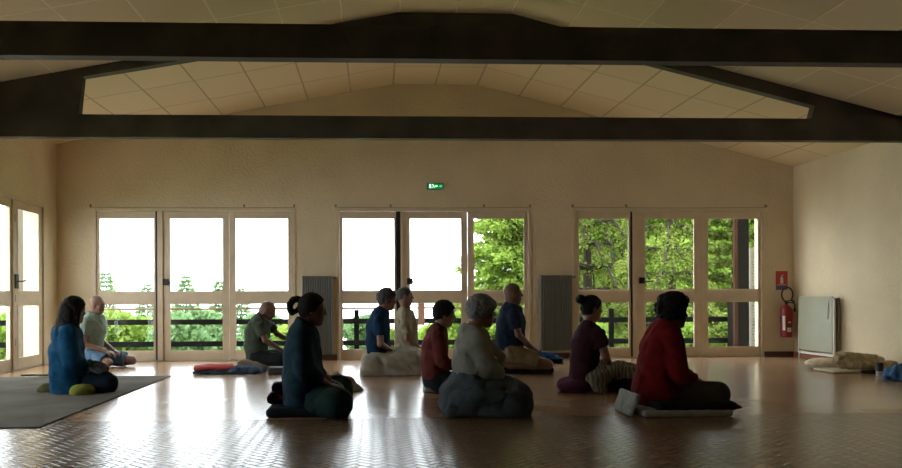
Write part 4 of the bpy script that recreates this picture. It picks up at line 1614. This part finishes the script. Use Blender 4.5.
hair(P, o, HAIR_DARK, c, R, 1.0, .014, .004, -.05, False, curls(4, 120, .024, (.116, .100, .114), -.04, .050), .004, 80, 34)
# ---------------------------------------------------------------- things on the walls
GREYRAD = mat('grey_radiator_enamel', (0.13, 0.13, 0.105), 0.5, 0.06, 6.0)
PANELGREEN = mat('grey_green_enamel', (0.30, 0.30, 0.20), 0.42, 0.06, 2.5)
REDPAINT = mat('red_lacquer', (0.26, 0.010, 0.010), 0.35, 0.08, 9.0)
SIGNRED = mat('sign_red', (0.42, 0.03, 0.025), 0.5)
SIGNBLUE = mat('sign_blue', (0.03, 0.10, 0.25), 0.5)
SIGNWHITE = mat('sign_white', (0.75, 0.72, 0.64), 0.5)
RUBBER = mat('black_rubber', (0.012, 0.012, 0.012), 0.55)


def ribbed_radiator(px0, px1, ptop, pbot, label):
    x0, x1 = bx(px0), bx(px1)
    pc = (px0 + px1) / 2
    zt_, zb_ = float(on_y(pc, ptop, D)[2]), float(on_y(pc, pbot, D)[2])
    root = empty('ribbed_radiator', ((x0 + x1) / 2, D - .06, 0), label, 'radiator', 'tall ribbed radiators')
    hw = (x1 - x0) / 2
    body = MB()
    n = 13
    pit = 2 * hw / n
    for k in range(n):
        a = -hw + pit * (k + .5)
        body.box(a - pit * .40, a + pit * .40, -.045, .045, zb_ + .03, zt_ - .03, bev=.010)
        body.box(a - pit * .48, a + pit * .48, -.012, .028, zb_ + .05, zt_ - .05)
    body.build('columns', GREYRAD, root)
    for z in (zt_ - .055, zb_ + .055):
        MB().tube([(-hw, 0, z), (hw, 0, z)], .024, 10).build('header_tube', GREYRAD, root)
    v = MB()
    v.tube([(hw, 0, zt_ - .055), (hw + .05, 0, zt_ - .055)], .014, 8)
    v.tube([(hw + .028, 0, zt_ - .055), (hw + .028, -.05, zt_ - .055)], .017, 10)
    v.build('valve', GREYRAD, root)
    for z in (zt_ - .2, zb_ + .2):
        for sd in (-1, 1):
            MB().box(sd * hw * .55 - .015, sd * hw * .55 + .015, .03, .059, z - .03, z + .03).build('wall_bracket', GREYRAD, root)
    pp = MB()
    pp.tube([(-hw - .02, 0, zb_ + .055), (-hw - .02, 0, .002)], .010, 8)
    pp.build('pipe', GREYRAD, root)
    return root


ribbed_radiator(302.5, 333.3, 274, 357.0, 'tall ribbed grey radiator on the wall between the left and middle doors')
ribbed_radiator(538.8, 570.8, 273.3, 352.5, 'tall ribbed grey radiator on the wall between the middle and right doors')

# exit sign above the middle doors
xc = bx(435.6)
zc = float(on_y(435.6, 186.6, D)[2])
root = empty('exit_sign', (xc, D, zc), 'small lit green emergency exit sign on the wall above the middle doors', 'exit sign')
hw, hh = .114, .040
MB().box(-hw - .005, hw + .005, -.045, -.001, -hh - .005, hh + .005, bev=.005).build('housing', mat('dark_green_housing', (0.01, 0.06, 0.035), 0.5), root)
sg = MB().box(-hw, hw, -.049, -.0455, -hh, hh).build('face', emit('exit_green', (0.005, 0.065, 0.02), 0.25), root)
sg['label'] = 'dark green lit face'
EW = emit('exit_white', (0.30, 0.55, 0.42), 0.35)
pic = MB()
pic.box(-.088, -.062, -.0505, -.049, -.028, .028)                     # doorway
pic.build('doorway_symbol', EW, root)['label'] = 'pale doorway symbol'
run = MB()
yf = (-.0508, -.049)
run.prism([(-.036 + .009 * math.cos(a), .022 + .008 * math.sin(a)) for a in [k * PI / 5 for k in range(10)]], *yf)
run.prism([(-.040, .014), (-.028, .012), (-.020, -.008), (-.034, -.008)], *yf)
run.prism([(-.034, -.008), (-.026, -.008), (-.036, -.018), (-.050, -.026), (-.054, -.020), (-.042, -.014)], *yf)
run.prism([(-.027, -.008), (-.019, -.008), (-.010, -.018), (-.012, -.030), (-.019, -.030), (-.018, -.020)], *yf)
run.prism([(-.030, .012), (-.012, .002), (-.014, -.003), (-.032, .005)], *yf)
run.build('running_figure', EW, root)['label'] = 'pale running figure symbol'
MB().lathe([(.003, -.006), (.014, -.004), (.016, 0), (.014, .004), (.003, .006)], 0, 0, 0, 14).build('lamp', emit('exit_lamp', (0.22, 1.0, 0.10), 1.1), root).location = (.012, -.050, 0)
ar = MB()
ar.prism([(.052, -.006), (.074, -.006), (.074, -.016), (.094, 0), (.074, .016), (.074, .006), (.052, .006)], *yf)
ar.build('arrow', emit('exit_arrow', (0.06, 0.30, 0.30), 0.3), root)['label'] = 'teal arrow symbol'

# extinguisher notice
xc, zc = bx(781.6), float(on_y(781.6, 280.5, D)[2])
root = empty('extinguisher_sign', (xc, D, zc), 'red and blue fire extinguisher notice on the far wall', 'sign')
hw, hh = .088, .137
MB().box(-hw, hw, -.006, -.001, -hh, hh).build('board', SIGNRED, root)
MB().box(-hw + .004, hw - .004, -.0075, -.006, -hh + .006, -hh + .058).build('blue_band', SIGNBLUE, root)['label'] = 'blue band'
ic = MB()
y2 = (-.0078, -.006)
ic.prism([(-.022, -.045), (.022, -.045), (.022, .035), (.012, .052), (-.012, .052), (-.022, .035)], *y2)
ic.box(-.008, .008, *y2, .052, .070)
ic.prism([(-.008, .066), (.030, .078), (.030, .086), (-.008, .074)], *y2)
ic.build('extinguisher_symbol', SIGNWHITE, root)['label'] = 'white extinguisher symbol'
tx = MB()
for k in range(9):
    tx.box(-.070 + k * .0155, -.060 + k * .0155, *y2, -.068, -.058)
tx.build('lettering', SIGNWHITE, root)['label'] = 'white lettering strip'

# fire extinguisher
xc = bx(783)
z0_, z1_ = float(on_y(783, 337, D)[2]), float(on_y(783, 304.5, D)[2])
root = empty('fire_extinguisher', (xc, D - .095, z0_), 'red fire extinguisher with black hose hung on the far wall', 'fire extinguisher')
hgt = z1_ - z0_
r_ = .080
cyl = MB().lathe([(r_ * .80, 0), (r_ * .97, .006), (r_, .02), (r_, hgt - .085), (r_ * .93, hgt - .055), (r_ * .66, hgt - .025), (r_ * .32, hgt - .008), (r_ * .28, hgt + .012)], 0, 0).build('cylinder', REDPAINT, root, smooth=True)
lb = MB()
for (a0, a1, zA, zB) in ((-1.95, -1.15, hgt * .17, hgt * .30), (-2.75, -2.25, hgt * .22, hgt * .66), (-1.75, -1.25, hgt * .44, hgt * .485)):
    k = 8
    pr_ = [((r_ + .0012) * math.cos(a0 + (a1 - a0) * i / k), (r_ + .0012) * math.sin(a0 + (a1 - a0) * i / k)) for i in range(k + 1)]
    pr2 = [((r_ - .001) * math.cos(a0 + (a1 - a0) * i / k), (r_ - .001) * math.sin(a0 + (a1 - a0) * i / k)) for i in range(k + 1)]
    lb.prism(pr_ + pr2[::-1], zA, zB, axis='z')
lb.build('paper_label', SIGNWHITE, cyl)['label'] = 'white printed label'
vh = MB().lathe([(.022, hgt + .01), (.024, hgt + .03), (.018, hgt + .05)], 0, 0).build('valve_head', RUBBER, root)
hl = MB()
hl.tube([(-.015, 0, hgt + .045), (.05, -.02, hgt + .058), (.105, -.03, hgt + .050)], .008, 8)
hl.tube([(-.01, 0, hgt + .03), (.05, -.02, hgt + .028), (.09, -.03, hgt + .020)], .007, 8)
hl.build('lever', RUBBER, vh)
hs_ = [(.0, -.02, hgt + .03)]
for k in range(19):
    t = k / 18
    a = math.radians(-120 - 280 * t)
    hs_.append((-.005 + .082 * math.cos(a), -.035, hgt + .145 + .105 * math.sin(a)))
hs_ += [(.098, -.05, hgt - .0), (.092, -.06, hgt - .07)]
MB().tube(hs_, .011, 8).build('hose', RUBBER, root, smooth=True)
MB().tube([(.093, -.058, hgt - .055), (.088, -.062, hgt - .10)], [.013, .017], 10).build('nozzle', RUBBER, root)
MB().box(-.05, .05, .070, .094, hgt * .45, hgt * .62).build('wall_hook', BLACK, root)

# flat panel radiator on the right wall
xp = XR - .11
ya = float(on_x(799.2, 320, xp)[1])
yb_ = float(on_x(832.8, 320, xp)[1])
zt_ = float(on_x(816, 296.3, xp)[2])
zb_ = float(on_x(816, 351.2, xp)[2])
root = empty('panel_radiator', (xp, (ya + yb_) / 2, 0), 'flat grey-green panel radiator on white legs by the right wall', 'radiator')
hy = (ya - yb_) / 2
MB().box(-.012, .012, -hy, hy, zb_, zt_, bev=.006).build('front_panel', PANELGREEN, root)
MB().box(.018, .060, -hy + .03, hy - .02, zb_ + .02, zt_ - .03).build('fins', BLACK, root)
MB().box(.064, .088, -hy - .015, hy - .01, zb_ - .02, zt_ - .015, bev=.005).build('back_panel', PANELGREEN, root)
for y in (-hy - .03, hy - .01):
    MB().box(-.006, .020, y, y + .022, .002, zt_ * .55 if y > 0 else zt_ - .02).build('leg', WHITE, root)
MB().tube([(.0, -hy + .09, zt_ - .03), (-.02, -hy + .07, zt_ - .12), (-.022, -hy + .10, zt_ - .30)], .006, 8).build('bleed_pipe', WHITE, root)
MB().box(-.004, .014, -hy - .03, hy + .01, zb_ - .05, zb_ - .022).build('bottom_rail', WHITE, root)

# curtain wires over the doors
WIRE = mat('dull_steel', (0.22, 0.18, 0.12), 0.6)


def curtain_wire(p0, p1, hooks, label, yy=208.2):
    x0, x1 = bx(p0), bx(p1)
    z = float(on_y((p0 + p1) / 2, yy, D)[2]) + .012
    root = empty('curtain_wire', ((x0 + x1) / 2, D, z), label, 'curtain wire', 'curtain wires')
    w_ = (x1 - x0) / 2
    n = 14
    MB().tube([(-w_ + 2 * w_ * i / n, -.022, -.010 * math.sin(PI * i / n)) for i in range(n + 1)], .0035, 6).build('wire', WIRE, root)
    for h_ in hooks:
        xh = bx(h_) - (x0 + x1) / 2
        MB().tube([(xh, -.001, .03), (xh, -.03, .03), (xh + .01, -.04, .015), (xh, -.03, -.005)], .006, 8).box(xh - .012, xh + .012, -.006, -.001, .010, .042).build('hook', WIRE, root)


curtain_wire(91, 294.5, (91, 244.5, 294.5), 'thin curtain wire with end hooks above the left doors')
curtain_wire(336, 531, (336, 391, 484, 530), 'thin curtain wire with end hooks above the middle doors')
curtain_wire(571, 766, (572.5, 626, 765.5), 'thin curtain wire with end hooks above the right doors')

# ---------------------------------------------------------------- things on the floor
# big grey carpet at the left
CARPET = mat('grey_carpet', (0.115, 0.105, 0.082), 0.95, 0.18, 2.0, 0.5, 220.0, spec=0.1)
ca = on_z(165, 376.4)
cb_ = on_z(49, 428.0)
cx1 = (ca[0] + cb_[0]) / 2
cp = MB().box(XL + .10, cx1, cb_[1], ca[1], .001, .010, bev=.003)
carpet = cp.build('carpet', CARPET)
tag(carpet, 'large flat grey-brown carpet under the person in the blue shawl', 'carpet')
# dark rolled strap at the carpet's far edge and a scrap
p = on_z(36, 377)
o = MB().tube([(-.16, 0, .012), (-.05, .01, .013), (.08, -.005, .012), (.2, .01, .012)], .011, 8).build('cord', cloth('dark_teal_cord', (0.02, 0.05, 0.05)))
o.location = (p[0], p[1] - .02, .010)
tag(o, 'dark cord lying across the far edge of the carpet by the side door', 'cord')
p = on_z(88.5, 413.6)
o = MB().prism([(-.028, -.008), (.0, -.014), (.027, -.004), (.022, .01), (-.012, .012)], 0, .006, axis='z').build('paper_scrap', BLACK)
o.location = (p[0], p[1], .001)
tag(o, 'tiny black scrap lying on the tiles right of the carpet corner', 'scrap')

# --- by the leaning person
TANC = cloth('tan_cushion', (0.20, 0.16, 0.11))
b0 = on_z(257, 366)
q = lambda px, py, y=0.0: on_y(px, py, b0[1] + y) - b0
soft('meditation_cushion', (b0[0], b0[1], 0), [B('rbox', (0, 0, .045), (.225, .20, .044), .04, k=.02), B('ell', (0, 0, .05), (.20, .18, .055), k=.03)], TANC, 'flat tan cushion under the leaning person', 'cushion', folds=.004, group='meditation cushions')
b0 = on_z(229, 372.5)
s_ = F_PX / b0[1]
soft('folded_blanket', (b0[0] + .04, b0[1], 0), [B('rbox', (-.03, 0, .020), (.39, .22, .018), .015, k=.02), B('rbox', (.18, -.02, .042), (.17, .18, .026), .02, k=.03), B('cap', (.10, -.16, .045), (.31, -.14, .042), .022, .024, k=.02)], cloth('navy_blanket', (0.045, 0.07, 0.11), .45),
     'folded navy blanket on the floor under the red cushion, left of the leaning person', 'blanket', folds=.006, freq=24, seed=4)
soft('flat_cushion', (b0[0] - .17, b0[1] - .02, .040), [B('rbox', (0, 0, .024), (.23, .18, .020), .018, R=[[.98, -.17, 0], [.17, .98, 0], [0, 0, 1]], k=.02), B('ell', (.02, 0, .028), (.20, .14, .034), k=.03)], cloth('coral_red_cushion', (0.42, 0.075, 0.065), .15),
     'flat coral red cushion lying on the folded navy blanket', 'cushion', folds=.004, seed=5, floor=False)
b0 = on_z(278, 374)
o = MB().box(-.105, .125, -.09, .09, .002, .085, bev=.014).build('foam_block', mat('black_foam', (0.03, 0.032, 0.036), 0.6))
o.location = (b0[0], b0[1], 0)
tag(o, 'dark rectangular block on the floor beside the leaning person', 'block')

# --- ponytailed woman: mat, two cushions, cloth
ZAF = cloth('black_mat_cover', (0.014, 0.020, 0.026))
b0 = on_z(306, 412)
soft('floor_mat', (b0[0] + .0, b0[1] + .03, 0), [B('rbox', (.03, 0, .035), (.30, .34, .034), .03, k=.02)], ZAF, 'dark padded mat under the person in the teal shawl', 'mat', folds=.003, group='padded floor mats')
sc_ = F_PX / b0[1]
soft('round_cushion', (b0[0] - 28 / sc_, b0[1] + .05, .072), [B('ecap', (-.03, -.02, .045), (.05, .02, .045), .045, .045, .19, .20, (0, 1, 0), k=.02)], cloth('crimson_cushion', (0.16, 0.022, 0.035), .2), 'crimson cushion peeking out behind the person in the teal shawl', 'cushion', folds=.005, seed=8, floor=False, group='meditation cushions')
soft('round_cushion', (b0[0] - 26 / sc_, b0[1] + .06, .160), [B('ecap', (-.02, -.02, .035), (.05, .02, .035), .036, .036, .16, .17, (0, 1, 0), k=.02)], cloth('grey_cushion', (0.045, 0.045, 0.05), .2), 'thin grey cushion on top of the crimson one behind the person in the teal shawl', 'cushion', folds=.005, seed=9, floor=False, group='meditation cushions')
b0 = on_z(346, 391)
q = lambda px, py, y=0.0: on_y(px, py, b0[1] + y) - b0
soft('crumpled_cloth', b0, [B('cap', q(337, 378, .1), q(349, 383), .05, .045, k=.03), B('cap', q(349, 384), q(358, 390), .045, .03, k=.03), B('cap', q(338, 386, .1), q(352, 390), .06, .04, k=.03), B('cap', q(357, 391), q(363.5, 392), .018, .012, k=.02)],
     cloth('tan_cloth', (0.26, 0.20, 0.13), .2), 'crumpled tan cloth beyond the knees of the person in the teal shawl', 'cloth', folds=.010, freq=30, seed=10)

# --- white pad under the person in wine red
b0 = on_z(432.5, 391.5)
soft('folded_towel', b0, [B('rbox', (.02, .08, .022), (.10, .16, .021), .018, k=.02)], cloth('pale_grey_towel', (0.22, 0.24, 0.25)), 'pale grey folded pad under the person in the wine red sweater', 'pad', folds=.003)

# --- kneeling man: mat, cushion and blue cloth behind
b0 = on_z(524, 371.5)
sc_ = F_PX / b0[1]
soft('floor_mat', (b0[0], b0[1], 0), [B('rbox', (.0, 0, .035), (25.5 / sc_, .30, .034), .03, k=.02)], cloth('black_kneeling_mat', (0.014, 0.013, 0.013)), 'black padded mat under the kneeling person in khaki shorts', 'mat', folds=.003, group='padded floor mats')
soft('round_cushion', (b0[0] - 9 / sc_, b0[1], .072), [B('ell', (0, 0, .075), (.15, .085, .075), k=.02)], cloth('black_round_cushion', (0.02, 0.018, 0.017)), 'black round cushion between the heels of the kneeling person in khaki shorts', 'cushion', folds=.003, floor=False, group='meditation cushions')
b0 = on_z(553, 363.5)
soft('folded_mat', (b0[0], b0[1] + .10, 0), [B('rbox', (.0, 0, .035), (.15, .16, .034), .02, R=[[.97, .24, 0], [-.24, .97, 0], [0, 0, 1]], k=.02)], cloth('black_folded_mat', (0.012, 0.014, 0.013)), 'small black folded mat on the floor beyond the knees of the kneeling person', 'mat', folds=.004, seed=14)
soft('crumpled_cloth', (b0[0] - .05, b0[1] + .10, .068), [B('cap', (-.11, .0, .035), (.02, -.02, .025), .045, .035, k=.03), B('cap', (.0, .03, .025), (.11, -.03, .012), .032, .02, k=.03)], cloth('bright_blue_cloth', (0.03, 0.12, 0.34), .5, scale=25.0), 'crumpled bright blue cloth on the small black folded mat', 'cloth', folds=.010, freq=34, seed=15, floor=False)

# --- woman with the bun: cushion and striped scarf
b0 = on_z(576, 391.5)
sc_ = F_PX / b0[1]
soft('round_cushion', (b0[0] + .02, b0[1] + .06, 0), [B('ell', (0, 0, .065), (.17, .22, .066), k=.02), B('ell', (-.08, -.05, .05), (.10, .13, .05), k=.04)], cloth('plum_cushion', (0.075, 0.020, 0.038), .2), 'plum round cushion under the person in the maroon T-shirt', 'cushion', folds=.006, seed=16, group='meditation cushions')


def striped(name, c1, c2):
    m, nt, b = nodes(name)
    g = NT(nt)
    tc = nt.nodes.new('ShaderNodeTexCoord')
    wv = nt.nodes.new('ShaderNodeTexWave')
    wv.inputs['Scale'].default_value = 9
    wv.inputs['Distortion'].default_value = 6
    wv.inputs['Detail'].default_value = 1
    nt.links.new(tc.outputs['Object'], wv.inputs['Vector'])
    nt.links.new(g.mixc(wv.outputs['Fac'], c1, c2), b.inputs['Base Color'])
    b.inputs['Roughness'].default_value = .9
    return m


b0 = on_z(610, 389)
q = lambda px, py, y=0.0: on_y(px, py, b0[1] + y) - b0
soft('scarf', b0, [B('cap', q(606, 366, -.16), q(592, 379, -.28), .055, .05, k=.04), B('cap', q(606, 367, -.12), q(617, 371, -.28), .055, .055, k=.04), B('cap', q(600, 370, -.16), q(606, 376, -.30), .06, .06, k=.05), B('cap', q(616, 372, -.27), q(640, 376, -.30), .065, .06, k=.04),
                   B('cap', q(593, 379, -.33), q(597, 388, -.36), .036, .03, k=.03), B('cap', q(600, 377, -.34), q(604, 389, -.37), .036, .03, k=.03), B('cap', q(620, 369, .0), q(638, 373, .05), .08, .07, k=.05)],
     striped('striped_scarf', (0.20, 0.17, 0.10), (0.055, 0.050, 0.028)), 'beige and olive striped scarf over the knees of the person in the maroon T-shirt', 'scarf', folds=.009, freq=24, seed=17, floor=False)

# --- man in red: grey mat and dark cushion
b0 = on_z(677, 411)
sc_ = F_PX / b0[1]
GREYMAT = cloth('grey_mat_cover', (0.30, 0.31, 0.29), .15)
soft('floor_mat', (b0[0] - .05, b0[1] + .02, 0), [B('rbox', (.02, 0, .024), (44 / sc_, .34, .022), .018, k=.02), B('rbox', (-49 / sc_, -.10, .085), (.018, .20, .085), .014, R=[[.94, 0, .34], [0, 1, 0], [-.34, 0, .94]], k=.03)], GREYMAT,
     'grey mat with a turned-up corner under the person in the red shirt', 'mat', folds=.003, group='padded floor mats')
soft('flat_cushion', (b0[0] + .015, b0[1] + .0, .046), [B('rbox', (.03, 0, .028), (.30, .29, .027), .022, k=.02), B('cap', (.28, -.22, .025), (.375, -.26, .016), .03, .008, k=.03)], cloth('black_flat_cushion', (0.014, 0.012, 0.011)), 'black flat cushion on the grey mat under the person in the red shirt', 'cushion', folds=.003, seed=19, floor=False)

# --- along the right wall
BEI = cloth('beige_cushion', (0.60, 0.51, 0.36), .12)
b0 = on_z(829, 368.5)
s_ = F_PX / b0[1]
soft('flat_cushion', (b0[0], b0[1], 0), [B('ell', (0, 0, .062), (23 / s_, .20, .060), k=.02), B('ell', (-.10, -.02, .055), (.16, .17, .054), k=.04)], BEI, 'pale beige cushion on the floor in front of the panel radiator', 'cushion', folds=.005, seed=20)
b0 = on_z(866, 372)
s_ = F_PX / b0[1]
soft('yoga_mat', (b0[0], b0[1] + .06, 0), [B('rbox', (.02, 0, .016), (44 / s_, .22, .014), .012, k=.01)], cloth('cream_mat', (0.52, 0.44, 0.31), .12), 'thin cream mat on the floor by the right wall', 'mat', folds=.002, seed=21)
soft('strap', (b0[0] + .02, b0[1] - .20, 0), [B('rbox', (-.01, 0, .022), (17 / s_, .02, .020), .012, k=.01)], cloth('black_strap', (0.015, 0.014, 0.013)), 'black strap along the front edge of the cream mat', 'strap', folds=.003, seed=22)
q = lambda px, py, y=0.0: on_y(px, py, b0[1] + y) - b0
soft('rolled_blanket', (b0[0], b0[1] + .10, 0), [B('cap', (-20 / s_, .0, .135), (24 / s_, .10, .105), .088, .065, k=.03), B('cap', (-14 / s_, -.09, .09), (5 / s_, -.06, .08), .06, .05, k=.04), B('cap', (16 / s_, -.05, .075), (36 / s_, .0, .06), .05, .045, k=.04)], cloth('khaki_beige_blanket', (0.40, 0.32, 0.19), .3), 'loosely rolled khaki blanket lying on the cream mat by the right wall', 'blanket', folds=.010, freq=24, seed=23, floor=False)
b0 = on_z(879.5, 376)
root = empty('tumbler', (b0[0], b0[1], 0), 'black tumbler with a clear base standing before the cream mat', 'cup')
MB().lathe([(.036, .055), (.040, .06), (.043, .150), (.040, .152), (.034, .15)], 0, 0).build('sleeve', mat('black_plastic', (0.012, 0.012, 0.012), 0.3), root, smooth=False)
MB().lathe([(.030, .0), (.035, .004), (.036, .0549)], 0, 0).build('clear_base', mat('pale_plastic', (0.45, 0.45, 0.42), 0.15, spec=.8), root)
b0 = on_z(895, 380)
soft('crumpled_cloth', (b0[0], b0[1], 0), [B('cap', (-.11, -.02, .02), (.05, .0, .06), .028, .07, k=.03), B('cap', (.0, .02, .06), (.12, .03, .07), .075, .08, k=.03), B('cap', (.03, -.08, .03), (.16, -.06, .05), .04, .05, k=.03), B('cap', (.06, .0, .10), (.16, .05, .12), .04, .04, k=.03)], cloth('sky_blue_cloth', (0.08, 0.19, 0.36), .2), 'crumpled sky blue cloth on the floor at the right edge', 'cloth', folds=.012, freq=30, seed=24)
b0 = on_z(893, 369)
soft('dark_bag', (b0[0] + .05, b0[1] + .05, 0), [B('cap', (-.10, .0, .05), (.16, .0, .06), .05, .055, k=.03)], cloth('dark_brown_bag', (0.04, 0.032, 0.024)), 'small dark bag behind the sky blue cloth', 'bag', folds=.006, seed=25)
# ---------------------------------------------------------------- daylight
W = bpy.data.worlds.new('overcast_sky')
S.world = W
W.use_nodes = True
nt = W.node_tree
bg = nt.nodes['Background']
bg.inputs['Color'].default_value = (0.88, 0.94, 1.0, 1)
bg.inputs['Strength'].default_value = 1.0
S.view_settings.view_transform = 'Standard'
S.view_settings.look = 'None'
S.view_settings.gamma = 1.0
S.view_settings.use_curve_mapping = False
S.view_settings.exposure = 3.15
S.cycles.use_denoising = True
S.cycles.max_bounces = 10
S.cycles.diffuse_bounces = 7
S.cycles.transparent_max_bounces = 16
S.cycles.sample_clamp_indirect = 8.0
